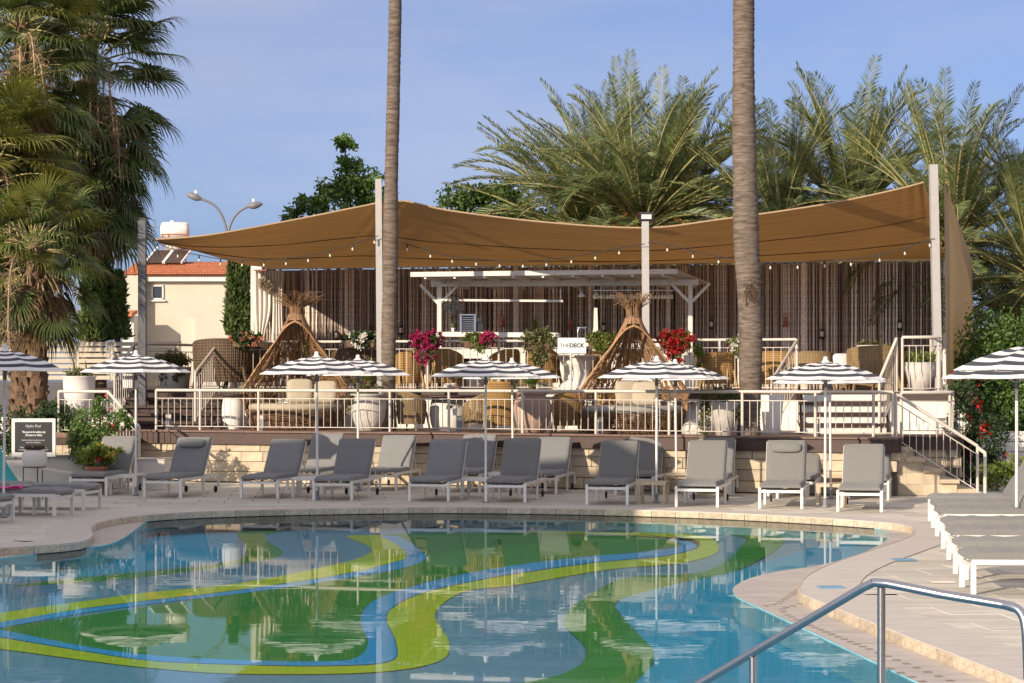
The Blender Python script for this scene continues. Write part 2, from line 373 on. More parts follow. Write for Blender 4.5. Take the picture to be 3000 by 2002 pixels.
band('pool_floor_lime_band', z4((-300,600),(0,545),(370,492),(700,447),(1000,420),(1300,372),(1600,305),(1700,265),(1690,235),(1590,192),(1700,185)), z4((-300,645),(0,590),(370,525),(700,484),(1000,450),(1300,408),(1600,360),(1800,312),(1865,285),(1830,235),(1750,185)), 'lime')
band('pool_floor_blue_band', z4((-20,590),(370,527),(700,486),(1000,452),(1300,410),(1600,362),(1800,314),(1867,285),(1830,235),(1745,190)), z4((-20,618),(370,548),(700,503),(1000,468),(1300,430),(1600,384),(1860,336),(1955,292),(1915,245),(1830,190)), 'blue')
band('pool_floor_blue_ribbon', z4((-60,620),(0,622),(400,700),(700,740),(1100,762),(1500,768),(1640,748),(1690,680),(1658,580),(1700,500),(1850,435),(2100,372),(2350,328),(2700,285),(3000,262),(3130,228),(3000,196)), z4((-60,650),(0,655),(400,722),(700,765),(1100,782),(1500,788),(1790,765),(1812,680),(1770,580),(1800,520),(1930,455),(2150,402),(2400,358),(2750,310),(3060,280),(3200,238),(3090,196)), 'blue')
band('pool_floor_lime_ribbon', z4((-60,655),(0,660),(400,726),(700,768),(1100,786),(1500,792),(1795,770),(1818,680),(1776,580),(1806,522),(1935,458),(2150,406),(2400,362),(2750,314),(3065,284),(3205,240),(3095,198),(2300,182)), z4((-60,720),(0,712),(400,765),(700,800),(1100,826),(1700,820),(2010,770),(2062,680),(1995,560),(2050,490),(2160,440),(2400,412),(2800,345),(3150,312),(3300,250),(3150,182),(2300,170)), 'lime')
field('pool_floor_blue_field', z5((2500,250),(1880,440),(1250,540),(1180,650),(1300,800),(1400,900),(1400,985),(1280,1081),(1100,1500),(3600,1500),(3200,700)), 'aqua', False)
band('pool_floor_green_ribbon', z5((1250,185),(1860,235),(1900,300),(1700,440),(1250,480),(1000,600),(880,730),(1005,880),(950,1000),(600,1090),(-400,1180),(-1600,1200)), z5((1250,178),(1960,215),(2150,270),(1900,430),(1600,500),(1250,590),(1180,650),(1310,800),(1405,920),(1330,1050),(1100,1180),(200,1400)), 'green')
# water
wm = bpy.data.materials.new('pool_water'); wm.use_nodes = True; n_ = wm.node_tree.nodes; L_ = wm.node_tree.links; n_.clear()
o_ = n_.new('ShaderNodeOutputMaterial'); gl = n_.new('ShaderNodeBsdfGlossy'); gl.inputs['Roughness'].default_value = .012
tr = n_.new('ShaderNodeBsdfTransparent'); tr.inputs['Color'].default_value = (.93,.99,1,1)
fr = n_.new('ShaderNodeFresnel'); fr.inputs['IOR'].default_value = 1.33
mx_ = n_.new('ShaderNodeMixShader')
tco = n_.new('ShaderNodeTexCoord'); mpp = n_.new('ShaderNodeMapping'); mpp.inputs['Scale'].default_value = (.5, 1.5, 1)
w1 = n_.new('ShaderNodeTexNoise'); w1.inputs['Scale'].default_value = 1.6; w1.inputs['Detail'].default_value = 3; w1.inputs['Roughness'].default_value = .6
w2 = n_.new('ShaderNodeTexNoise'); w2.inputs['Scale'].default_value = .35; w2.inputs['Detail'].default_value = 1
mu_ = n_.new('ShaderNodeMath'); mu_.operation = 'MULTIPLY'
pw = n_.new('ShaderNodeMapRange'); pw.inputs['From Min'].default_value = .42; pw.inputs['From Max'].default_value = .72; pw.inputs['To Min'].default_value = .12
bp_ = n_.new('ShaderNodeBump'); bp_.inputs['Strength'].default_value = .16; bp_.inputs['Distance'].default_value = .012
L_.new(tco.outputs['Object'], mpp.inputs['Vector']); L_.new(mpp.outputs['Vector'], w1.inputs['Vector']); L_.new(tco.outputs['Object'], w2.inputs['Vector'])
L_.new(w2.outputs['Fac'], pw.inputs['Value']); L_.new(w1.outputs['Fac'], mu_.inputs[0]); L_.new(pw.outputs['Result'], mu_.inputs[1])
L_.new(mu_.outputs[0], bp_.inputs['Height']); L_.new(bp_.outputs['Normal'], gl.inputs['Normal'])
pol = n_.new('ShaderNodeMath'); pol.operation = 'MULTIPLY'; pol.inputs[1].default_value = .74; L_.new(fr.outputs[0], pol.inputs[0]); L_.new(pol.outputs[0], mx_.inputs['Fac']); L_.new(tr.outputs[0], mx_.inputs[1]); L_.new(gl.outputs[0], mx_.inputs[2]); L_.new(mx_.outputs[0], o_.inputs['Surface'])
struct(MB().poly(inner, WZ), 'pool_water', wm)
# two rows of gutter slots in the ledge on the right
gr = MB(); a0, a1 = G(2150,1735,WZ), G(2960,2040,WZ)
mid = [(inner[i]+min(outer, key=lambda q: (q-inner[i]).length))/2 for i in range(len(inner)-12, len(inner)-5)]
path = smooth_curve([G(*dq(1860,1330),0).to_2d(), G(*dq(1800,1350),0).to_2d()-Vector((0,.5)), G(*dq(1775,1385),0).to_2d(), G(*dq(2000,1478),0).to_2d(), G(*dq(2300,1590),0).to_2d()], 40)
acc = 0
for i in range(1, len(path)):
    acc += (path[i]-path[i-1]).length
    if acc < .16: continue
    acc = 0; t = (path[i]-path[i-1]).normalized(); nn = Vector((-t.y, t.x))
    for s_ in (-.11, .11):
        c = path[i]+nn*s_
        if inside(c, inner): continue
        gr.box((c.x, c.y, WZ+.014), (.06, .06, .006), Matrix.Rotation(math.atan2(t.y, t.x), 3, 'Z'))
l = link('gutter_slots', gr.mesh('gutter_slots', M['grate']), None, kind='stuff')
# paving slabs
slabs = []; th = math.radians(5); ca, sa = math.cos(th), math.sin(th)
SW, SD = .95, .62
for j in range(-10, 90):
    for i in range(-24, 24):
        u, v = (i+(.5 if j % 2 else 0))*SW, j*SD
        cs = [((u+a)*ca-(v+b)*sa, (u+a)*sa+(v+b)*ca) for a, b in ((.004,.004),(SW-.004,.004),(SW-.004,SD-.004),(.004,SD-.004))]
        cx, cy = sum(c[0] for c in cs)/4, sum(c[1] for c in cs)/4
        if cy < 6 or cy > 44 or abs(cx) > cy*.25+2.5: continue
        chk = cs+[(cs[q][0]*(1-f_)+cs[(q+1)%4][0]*f_, cs[q][1]*(1-f_)+cs[(q+1)%4][1]*f_) for q in range(4) for f_ in (.25,.5,.75)]+[(cx,cy)]
        if any(inside(c, outer) for c in chk) or all(inside(c, cop) for c in chk): continue
        slabs.append((math.hypot(cx, cy), cx, cy, any(inside(c, cop) for c in chk)))
slabs.sort()
pav = link('paving', None, None, kind='structure')
sm_ = []
for k in range(3):
    mb = MB(); e = .006
    mb.add([(-SW/2+.005,-SD/2+.005,-.012),(SW/2-.005,-SD/2+.005,-.012),(SW/2-.005,SD/2-.005,-.012),(-SW/2+.005,SD/2-.005,-.012),
            (-SW/2+.012,-SD/2+.012,0),(SW/2-.012,-SD/2+.012,0),(SW/2-.012,SD/2-.012,0),(-SW/2+.012,SD/2-.012,0)], [(4,5,6,7),(0,1,5,4),(1,2,6,5),(2,3,7,6),(3,0,4,7)])
    sm_.append(mb.mesh('slab', M['paving']))
rest = MB(); cnt = 0
for dd, cx, cy, cut in slabs:
    z = -.004 - random.random()*.0008
    vis = abs(cx) < cy*.25+.5 and cy > 14
    if not vis: continue
    if cnt < 298:
        o = inst('slab', sm_[cnt % 3], pav, (cx, cy, z-(.003 if cut else 0)), (0, 0, th)); cnt += 1
    else:
        R_ = Matrix.Rotation(th, 3, 'Z')
        rest.box((cx, cy, z-.006-(.003 if cut else 0)), (SW-.022, SD-.022, .012), R_)
o = link('slab_field', rest.mesh('slab_field', M['paving']), pav, kind='stuff')
# cut pieces of paving next to the coping
fill = offset(outer, 1.8)
if inside(fill[40], outer): fill = offset(outer, -1.8)
ring(outer, fill, -.0085, M['paving'], 'paving_edge')
# blue skimmer lids
for k, (x, y, nm) in enumerate(((2648,1641,'blue square skimmer lid farther from the handrail on right paving'), (2435,1722,'blue square skimmer lid near the pale stone curb corner'), (2757,1705, 'small pale drain lid beside the curved paving joint'))):
    c = G(x, y); mb = MB(); mb.box((0,0,.004), (.26,.24,.008)); mb.box((0,0,.009), (.2,.18,.004))
    single(mb, 'skimmer_lid', M['blue_lid'] if k < 2 else M['paving'], nm, 'lid', (c.x, c.y, .002), rz=.1)
# ================================================================ added block, unseen at left, shaped to shade the terrace's left half
hb = thing('shade_block', 'added unseen white block with windows, left of the pool, casting shade', 'building', (-18.6, 17, 0))
bw, bd, bh = 12.2, 5, 8.9
mb = MB().box((0,0,bh/2), (bw, bd, bh)).box((0,0,bh+.15), (bw+.3, bd+.3, .3)); part(mb, 'wall', M['render'], hb)
wmb = MB().box((0,0,0), (1.3,.06,1.3)); wme = wmb.mesh('window', M['glass'])
for i in range(5):
    for j in range(3):
        for s_ in (-1, 1): inst('window', wme, hb, (-4.8+i*2.4, s_*(bd/2+.02), 1.7+j*2.8))
# ================================================================ lower deck
ZL, ZU = 1.06, 1.90
front = [P(400,1255,43.6), P(800,1262,42.4), P(1340,1268,41.3), P(2000,1283,39.3), P(2500,1290,38.0), P(2632,1293,37.8)]
front = [Vector((p.x, p.y)) for p in front]
fr_s = smooth_curve(front, 6)
def on_front(px, back=0.0):
    """world point on the front edge under a photo column"""
    for a, b in zip(fr_s, fr_s[1:]):
        xa, xb = CX+F*a.x/a.y, CX+F*b.x/b.y
        if xa <= px <= xb: 
            t = (px-xa)/(xb-xa); p = a.lerp(b, t); q = Vector((-(b-a).y, (b-a).x)).normalized(); return p+q*back
    return fr_s[0] if px < 1000 else fr_s[-1]
c1, c2 = P(2632,1290,39.6).to_2d(), P(2812,1290,39.4).to_2d()
dpoly = fr_s + [c1, c2, P(2830,1290,47).to_2d(), P(250,1290,50).to_2d(), P(340,1290,45).to_2d()]
struct(MB().poly(dpoly, ZL), 'lower_deck', M['deckwood'])
edge = fr_s + [c1, c2, P(2830,1290,44).to_2d()]
ledge = [P(300,1290,46).to_2d(), P(380,1290,43.75).to_2d()] + edge
fas = thing('deck_fascia', 'dark brown timber fascia board running along the lower deck edge', 'fascia', (0,40,ZL))
mb = MB()
for a, b in zip(ledge, ledge[1:]):
    t = (b-a).normalized(); nrm = Vector((t.y, -t.x))
    a3 = Vector((a.x, a.y, 0))+Vector((nrm.x, nrm.y, 0))*.03; b3 = Vector((b.x, b.y, 0))+Vector((nrm.x, nrm.y, 0))*.03
    mb.beam(a3+Vector((0,0,ZL-.13)), b3+Vector((0,0,ZL-.13)), .05, .26)
part(mb, 'board', M['fascia'], fas, True)
mb = MB()
for a, b in zip(ledge, ledge[1:]):
    t = (b-a).normalized(); nrm = Vector((t.y, -t.x, 0))
    mb.beam(Vector((a.x, a.y, ZL+.004))+nrm*.02, Vector((b.x, b.y, ZL+.004))+nrm*.02, .16, .035)
part(mb, 'nosing', M['deckwood'], fas, True)
# stone retaining wall with separate blocks
wallt = thing('retaining_wall', 'sandstone block wall carrying the lower deck behind the loungers', 'wall', (0,40,0))
mb = MB(); wl = [Vector((p.x, p.y)) for p in ledge]
for a, b in zip(wl, wl[1:]):
    t = (b-a).normalized(); nrm = Vector((t.y, -t.x, 0))
    A_, B_ = Vector((a.x,a.y,0))-nrm*.2, Vector((b.x,b.y,0))-nrm*.2
    mb.beam(A_+Vector((0,0,.42)), B_+Vector((0,0,.42)), .12, .86)
part(mb, 'mortar_core', M['mortar'], wallt, True)
def along(poly, s):
    for a, b in zip(poly, poly[1:]):
        L = (b-a).length
        if s <= L: return a.lerp(b, s/L), (b-a).normalized()
        s -= L
    return poly[-1], (poly[-1]-poly[-2]).normalized()
tot = sum((b-a).length for a, b in zip(wl, wl[1:]))
rows = [.02, .235, .45, .655, .86]; bl = {}
for ri in range(4):
    h_ = rows[ri+1]-rows[ri]-.012; s = random.uniform(0,.4)
    while s < tot-.2:
        L = random.choice((.34,.5,.62,.78,.95)); L = min(L, tot-s)
        p, t = along(wl, s+L/2); q, _ = along(wl, s+L-.01); p0, _ = along(wl, s+.01)
        key = (round(L,2), ri)
        if key not in bl:
            b_ = MB().box((0,0,0), (L-.014, .14, h_))
            b_.v = [(v[0]+random.uniform(-.003,.003), v[1]+random.uniform(-.006,.006), v[2]+random.uniform(-.002,.002)) for v in b_.v]
            bl[key] = b_.mesh('stone_block', M['stone'])
        dirn = (q-p0).normalized(); c = (p0+q)/2; nrm = Vector((dirn.y, -dirn.x))
        c = c-nrm*(.09+random.uniform(-.008,.008))
        inst('stone_block', bl[key], wallt, (c.x, c.y-40, rows[ri]+h_/2), (0,0,math.atan2(dirn.y, dirn.x)))
        s += L
# low white block left of the wall and the low hydro pool wall
lw = thing('low_white_wall', 'low white rendered wall with grey coping behind the left loungers', 'wall', (-8.5,40,0))
a, b = P(-60,1400,39.5), P(365,1400,40.6)
part(MB().beam((a.x,a.y,.31),(b.x,b.y,.31),.3,.62), 'wall_body', M['render'], lw, True)
part(MB().beam((a.x,a.y-.01,.645),(b.x,b.y-.01,.645),.36,.05), 'coping', M['bollard'], lw, True)
a, b = P(405,1400,40.4), P(490,1400,40.2)
lb = thing('white_block', 'short white rendered block against the stone wall between two left loungers', 'block', ((a.x+b.x)/2,40.3,0))
part(MB().box((0,0,.29),(b.x-a.x,.9,.58)), 'block_body', M['render'], lb); part(MB().box((0,0,.59),(b.x-a.x+.03,.93,.02)), 'block_top', M['wetledge'], lb)
# ================================================================ upper deck
uf = [P(640,1150,47.0).to_2d(), P(1300,1150,45.8).to_2d(), P(2335,1150,43.6).to_2d()]
st_r = [P(2335,1150,42.6).to_2d(), P(2602,1150,42.4).to_2d(), P(2602,1150,41.2).to_2d(), P(2845,1150,40.8).to_2d()]
upoly = uf + st_r + [P(2870,1150,53).to_2d(), P(100,1150,57).to_2d(), P(330,1150,48.0).to_2d(), P(640,1150,48.0).to_2d()]
struct(MB().poly(upoly, ZU), 'upper_deck', M['deckwood'])
uw = thing('upper_deck_wall', 'white rendered riser wall under the edge of the upper deck', 'wall', (0,44,ZL))
uf_all = [P(330,1150,48.0).to_2d(), P(640,1150,48.0).to_2d()] + uf + st_r + [P(2870,1150,52).to_2d()]
mb, mf = MB(), MB()
for a, b in zip(uf_all, uf_all[1:]):
    t = (b-a).normalized(); nrm = Vector((t.y, -t.x, 0)); A_, B_ = Vector((a.x,a.y,0)), Vector((b.x,b.y,0))
    mb.beam(A_-nrm*.07+Vector((0,0,ZL+.33)), B_-nrm*.07+Vector((0,0,ZL+.33)), .1, .66)
    mf.beam(A_+nrm*.01+Vector((0,0,ZU-.085)), B_+nrm*.01+Vector((0,0,ZU-.085)), .05, .18)
part(mb, 'wall_face', M['render'], uw, True); part(mf, 'timber_edge', M['fascia'], uw, True)
# narrow deck boards with end grain that reads at the steps
# ---------------------------------------------------------------- timber stairs
def timber_stair(label, xl, xr, d0, d1, z0, z1, n, white=True):
    st = thing('timber_stair', label, 'stairs', ((X(xl,d0)+X(xr,d0))/2, (d0+d1)/2, z0))
    tread = None; stp = (z1-z0)/n
    for i in range(n):
        d = d0+(d1-d0)*(i+.5)/n; z = z0+stp*(i+1)
        xa, xb = X(xl, d), X(xr, d)
        if i < n-1:
            part(MB().box(((xa+xb)/2, d, z-.03), (xb-xa, (d1-d0)/n+.07, .06)), 'tread', M['fascia'], st, True)
        part(MB().box(((xa+xb)/2, d-(d1-d0)/n/2+.06, z-stp/2-.03), (xb-xa-.06, .03, stp-.065)), 'riser', M['render' if white else 'fascia'], st, True)
    for x in (xl, xr):
        a, b = P(x, 0, d0), P(x, 0, d1)
        part(MB().beam((a.x, d0-.1, z0+.06), (b.x, d1, z1-.12), .05, .16), 'stringer', M['fascia'], st, True)
    return st
timber_stair('wide timber stair with white risers beside the right palm trunk', 2345, 2598, 40.9, 42.5, ZL, ZU, 4)
timber_stair('dark timber stair with open shadowed treads on the left of the deck', 372, 655, 44.8, 47.9, ZL, ZU, 5, False)
# ---------------------------------------------------------------- stone stair on the right
ss = thing('stone_stair', 'pale stone stair stepping down to the right of the deck', 'stairs', (X(2700,38.7),38.7,0))
tr_px = [(2612,2660,.90),(2652,2709,.70),(2702,2758,.50),(2750,2809,.30),(2805,2864,.12)]
for k, (xa, xb, z) in enumerate(tr_px):
    A_, B_ = X(xa,38.0), X(xb,38.0)
    part(MB().box(((A_+B_)/2, 38.68+k*.002, z-.035), (B_-A_, 1.5, .07)), 'tread', M['stonetread'], ss, True)
    h = z-.07
    nrow = max(1, round(h/.21))
    for r in range(nrow):
        part(MB().box(((A_+B_)/2-.03, 38.71+k*.006, (r+.5)*h/nrow), (B_-A_-.004, 1.42, h/nrow-.004)), 'stone_block', M['stone'], ss, True)
# ---------------------------------------------------------------- railings
bal_me = MB().tube([(0,0,0),(0,0,1)], .0085, 5, caps=False).mesh('baluster', M['rail'])
def railing(label, pts, h, posts, gap=.135, low=.10, rt=.032, sub=.17, pr=.028, loc=None, group='cream painted metal railings'):
    """pts: 3D foot line; posts: list of (t, ) arclength fractions or count"""
    pts = [Vector(p) for p in pts]
    rl = thing('railing', label, 'railing', tuple(pts[0]), group=group)
    up = Vector((0,0,1))
    part(MB().tube([p+up*h for p in pts], rt, 8), 'top_rail', M['rail'], rl, True)
    part(MB().tube([p+up*(h-sub) for p in pts], .011, 5), 'upper_bar', M['rail'], rl, True)
    part(MB().tube([p+up*low for p in pts], .011, 5), 'lower_bar', M['rail'], rl, True)
    Ls = [0]
    for a, b in zip(pts, pts[1:]): Ls.append(Ls[-1]+(b-a).length)
    def at(s):
        for i in range(len(pts)-1):
            if s <= Ls[i+1]+1e-6: return pts[i].lerp(pts[i+1], (s-Ls[i])/(Ls[i+1]-Ls[i]))
        return pts[-1]
    T_ = Ls[-1]; ps = []
    if isinstance(posts, int): ps = [T_*i/(posts-1) for i in range(posts)]
    else: ps = [T_*t for t in posts]
    pm = MB().tube([(0,0,0),(0,0,h)], pr, 8).box((0,0,.006), (.12,.12,.012)).mesh('post', M['rail'])
    for s in ps:
        q = at(s)-pts[0]; inst('post', pm, rl, q)
    n = int(T_/gap)
    for i in range(1, n):
        s = T_*i/n
        if any(abs(s-q) < gap*.5 for q in ps): continue
        q = at(s)-pts[0]; inst('baluster', bal_me, rl, q+up*low, sc=(1,1,h-sub-low))
    return rl
def Pf(px, z=ZL, back=.10):
    q = on_front(px, back); return Vector((q.x, q.y, z))
q_ = [450,600,780,960,1148,1340,1540,1748,1960,2170,2385,2592]
mid_px = [i for i in range(450, 2600, 43)]
foot = [Pf(p) for p in mid_px]+[Pf(2618)]
T_ = [0]
for a, b in zip(foot, foot[1:]): T_.append(T_[-1]+(b-a).length)
def frac(px):
    best = min(range(len(mid_px)), key=lambda i: abs(mid_px[i]-px)); return T_[best]/T_[-1]
posts_px = [450,586,738,932+5,1147,1325,1527,1730,1943,2158,2374,2592]
railing('long cream railing along the front of the lower deck, behind the loungers', foot, .86, [0]+[frac(p) for p in posts_px[1:]]+[1], .15)
a, b = P(2640,1290,39.7), P(2780,1290,39.6)
railing('short cream railing at the right corner of the lower deck above the stone stair', [(a.x,39.7,ZL),(b.x,39.55,ZL),(b.x+.35,40.8,ZL)], .84, [0,.45,1], .16)
# railing of the stone stair
a, b, c = P(2625,1300,38.0), P(2862,1437,38.0), P(2884,1437,38.0)
railing('sloping handrail of the stone stair with two end posts', [(a.x,38.0,1.02),(b.x,37.95,.06)], .86, [0,1], .14, .03, sub=.16, group=None)
eb = thing('rail_end_post', 'short end post closing the stone stair handrail at ground level', 'post', (c.x,37.95,0))
part(MB().tube([(0,0,0),(0,0,.80)], .034, 8), 'post', M['rail'], eb); part(MB().beam((0,0,.79),(b.x-c.x,0,.89),.06,.06), 'cap_bar', M['rail'], eb)
# upper railings
uff = [Vector((p.x, p.y, ZU)) for p in smooth_curve(uf, 8)]
uff = [p+Vector((0,.08,0)) for p in uff]
railing('long cream railing along the upper deck carrying the flower baskets', uff, 1.1, 9, .165, .07)
a, b = P(2645,1150,41.25), P(2756,1150,41.0)
railing('cream railing in front of the white urn on the right platform', [(a.x,41.3,ZU),(b.x,41.0,ZU),(b.x+.05,42.2,ZU)], 1.1, [0,.52,1], .14, .07)
a0, a1 = P(2578,1165,39.75), P(2604,1165,41.2)
def slope_rail(label, p0, p1, h=1.0, n=7):
    railing(label, [p0, p1], h, [0,1], (Vector(p1)-Vector(p0)).length/n, .06)
slope_rail('sloping stair rail on the right side of the wide timber stair', (X(2576,40.9),40.9,ZL), (X(2640,41.4)-.1,41.35,ZU), 1.08, 9)
slope_rail('sloping stair rail on the left side of the wide timber stair', (X(2262,41.1),41.1,ZL), (X(2335,43.5),43.5,ZU), 1.08, 10)
# left stairs rails
slope_rail('sloping rail on the right side of the dark left stair', (X(572,45.0),45.0,ZL+.15), (X(640,47.0),47.0,ZU), 1.08, 11)
slope_rail('sloping rail on the left side of the dark left stair', (X(336,45.0),45.0,ZL+.1), (X(392,48.0),48.0,ZU), 1.08, 11)
railing('far left railing behind the white planter on the upper deck', [(X(392,48.0),48.0,ZU),(X(500,49),49,ZU),(X(650,52),52,ZU)], 1.08, 4, .16, .07)
railing('low railing beside the tall white planter on the left', [(X(172,42.5),42.5,ZL-.02),(X(316,42.2),42.2,ZL-.02)], .86, 2, .14, .06)
railing('sloping stair rail descending to the left loungers', [(X(316,42.2),42.2,ZL),(X(408,41.0),41.0,.36)], .84, 2, .16, .06)
# left entrance platform
pl = MB().box((X(230,43.6), 43.9, ZL-.06), (X(420,43.6)-X(120,43.6), 3.2, .1))
struct(pl, 'left_deck', M['deckwood'])
pf = thing('left_platform_base', 'dark timber and stone base under the left platform', 'wall', (X(230,43),42.4,0))
part(MB().box((X(230,42.3), 42.35, .93), (X(385,42.3)-X(60,42.3), .06, .24)), 'board', M['fascia'], pf, True)
pb_ = MB().box((0,0,0), (.46,.16,.19)).mesh('stone_block', M['stone'])
for r in range(4):
    for k in range(5): inst('stone_block', pb_, pf, (-1.1+k*.47+(r%2)*.2, .05, .11+.2*r))
# ================================================================ rope wall
wl_, wr_ = P(740,782,54.0), P(2770,752,49.8)
wx0, wx1 = Vector((wl_.x, 54.0, ZU)), Vector((wr_.x, 49.8, ZU))
WT = 5.08
rw = thing('rope_wall', 'long screen of hanging brown and cream ropes behind the bar', 'screen', tuple(wx0))
dv = (wx1-wx0); Lw = dv.length; du = dv.normalized(); dn = Vector((du.y, -du.x, 0))
ang = math.atan2(du.y, du.x)
part(MB().beam(wx0-dn*.30+Vector((0,0,1.56)), wx1-dn*.30+Vector((0,0,1.56)), .08, 3.1), 'backing_boards', M['ropeband'], rw, True)
part(MB().beam(wx0+Vector((0,0,WT-ZU)), wx1+Vector((0,0,WT-ZU)), .12, .10), 'top_beam', M['white_metal'], rw, True)
part(MB().beam(wx0+Vector((0,0,0)), wx0+Vector((0,0,WT-ZU+.04)), .09, .09), 'frame_post', M['white_metal'], rw, True)
part(MB().beam(wx1+Vector((0,0,0)), wx1+Vector((0,0,WT-ZU+.04)), .09, .09), 'frame_post', M['white_metal'], rw, True)
rms = []
for r_ in ROPES:
    for rad in (.018, .025, .030):
        z_ = [i*.1 for i in range(int((WT-ZU)/.1)+1)]
        rms.append(MB().tube([(random.uniform(-.004,.004), random.uniform(-.004,.004), z) for z in z_], [rad*(1+.18*(i % 2)) for i in range(len(z_))], 5, caps=False).mesh('rope', r_))
rest = MB(); n = 285
for i in range(n):
    s = (i+.5)/n*Lw+random.uniform(-.02,.02)
    me = rms[random.choice((0,1,2,0,1,3,4,5,3,4,5,6,7,8,6,7,9,10,11))]
    q = du*s+dn*random.uniform(-.02,.05)
    inst('rope', me, rw, q, (random.uniform(-.002,.002), random.uniform(-.002,.002), 0))
for i in range(0, 150):                       # second layer deeper in
    s = random.random()*Lw; q = wx0+du*s-dn*.15
    rest.tube([q, q+Vector((0,0,WT-ZU))], random.uniform(.015,.03), 4, m=random.choice((1,2,1,2,3)), caps=False)
part(rest, 'inner_ropes', ROPES, rw, True, kind='stuff')
wb_ = MB()
for i in range(9):                                # the pale vertical battens
    s = Lw*(.06+.11*i+random.uniform(-.03,.03)); q = wx0+du*s+dn*.03
    part(MB().beam(q, q+Vector((0,0,WT-ZU)), .085, .03), 'batten', ROPES[0], rw, True)
# white curtains tied at the left end
for k, (xa, xb, xt) in enumerate(((742,800,756),(792,838,812))):
    def fn(u, v, xa=xa, xb=xb, xt=xt):
        wv = (1-abs(v-.45)*0) 
        pinch = 1-.55*math.exp(-((v-.42)/.16)**2) if k == 0 else 1-.35*math.exp(-((v-.7)/.3)**2)
        x = xt+(xa+(xb-xa)*u-xt)*pinch; d = 53.35-.1*k+.05*math.sin(u*26+v*2)
        return P(x, 0, d).xy.to_3d()+Vector((0,0,ZU+.02+v*3.05))
    base = (X((xa+xb)/2, 53.3), 53.3, ZU)
    mb = MB().grid(fn, 30, 14); single(mb, 'curtain', M['render'], ('white curtain tied at the far left corner of the rope wall','white curtain panel right of the corner curtain, behind the left pod')[k], 'curtain', base, 'white tied curtains', world=True)
for k, (x, y, r_) in enumerate(((773,832,.19),(787,843,.17))):
    o_ = P(x, y, 53.1); t = thing('hanging_ball', ('left of two pale fluffy balls hanging at the top of the left curtain','right of two pale fluffy balls hanging at the top of the left curtain')[k], 'ornament', tuple(o_), group='pale fluffy hanging balls')
    mb = MB(); rr0 = random.Random(k)
    for q in range(260):
        v_ = Vector((rr0.gauss(0,1), rr0.gauss(0,1), rr0.gauss(0,1))).normalized(); mb.tube([v_*.05, v_*r_*.6, v_*r_*rr0.uniform(.9,1.08)], [.012,.009,.003], 3, caps=False)
    part(mb, 'tufts', M['linen'], t); part(MB().tube([(0,0,0),(0,0,.55)], .008, 4), 'cord', M['black'], t)
# sideboard seen through the left pod
# ================================================================ shade sails and posts
def sail(name, label, rows, mt, base, thick=.008):
    """rows: list of rows of control points front->back, lofted"""
    rws = [smooth_curve(r, 16) for r in rows]
    n = len(rws[0]); m_ = 24
    def fn(u, v):
        i = min(int(round(u*(n-1))), n-1)
        if len(rws) == 2:
            wr_ = .035*math.exp(-((u-.985)/.05)**2)*math.sin(u*220+v*9)*(1-v)+.03*math.exp(-((u-.37)/.06)**2)*math.sin(u*150+v*6)*(1-v)**2+.010*math.sin(u*47+v*5)*math.sin(math.pi*v)+.03*math.exp(-(u/.05)**2)*math.sin(v*40)
            return rws[0][i].lerp(rws[1][i], v)-Vector((0,0,1))*(.22*math.sin(math.pi*v)*math.sin(math.pi*min(1,max(0,u)))**.5-wr_)
        k = min(int(v*(len(rws)-1)), len(rws)-2); t = v*(len(rws)-1)-k; return rws[k][i].lerp(rws[k+1][i], t)
    t = thing(name, label, 'shade sail', base)
    mb = MB().grid(fn, n-1, m_)
    part(mb, 'cloth', mt, t, True)
    return t, rws
fr_row = [P(458,702,46.0), P(620,688,45.6), P(860,645,45.5), P(1060,605,45.1), P(1168,588,44.9), P(1320,618,44.7), P(1600,652,44.3), P(1890,668,43.9), P(2100,645,43.5), P(2400,602,43.1), P(2600,562,42.8), P(2706,535,42.7)]
bk = [P(600,745,50.5), P(740,781,54)]
def wpt(px):
    # wall top under a photo column
    for i in range(400):
        q = wx0+du*(Lw*i/399)
        if CX+F*q.x/q.y >= px: return Vector((q.x, q.y, WT-.02))
    return Vector((wx1.x, wx1.y, WT-.02))
bk_row = [P(462,704,46.05), P(600,744,49), P(742,780,53.6), wpt(900), wpt(1030), wpt(1200), wpt(1500), wpt(1850), wpt(2150), wpt(2450), wpt(2640), wpt(2768)]
sl_, rws = sail('shade_sail', 'big tan shade sail stretched over the rope wall and bar', [fr_row, bk_row], M['sail'], (X(1500,45),45,5.2))
mb = MB().tube(rws[0], .022, 5); part(mb, 'hem', M['sail_v'], sl_, True)
for vv in (.36, .68):
    ln = []
    for i in range(len(rws[0])):
        p = rws[0][i].lerp(rws[1][i], vv)-Vector((0,0,1))*(.22*math.sin(math.pi*vv)*math.sin(math.pi*i/(len(rws[0])-1))**.5+.012)
        ln.append(p)
    part(MB().tube(ln, .010, 4), 'seam', M['fibre'], sl_, True)
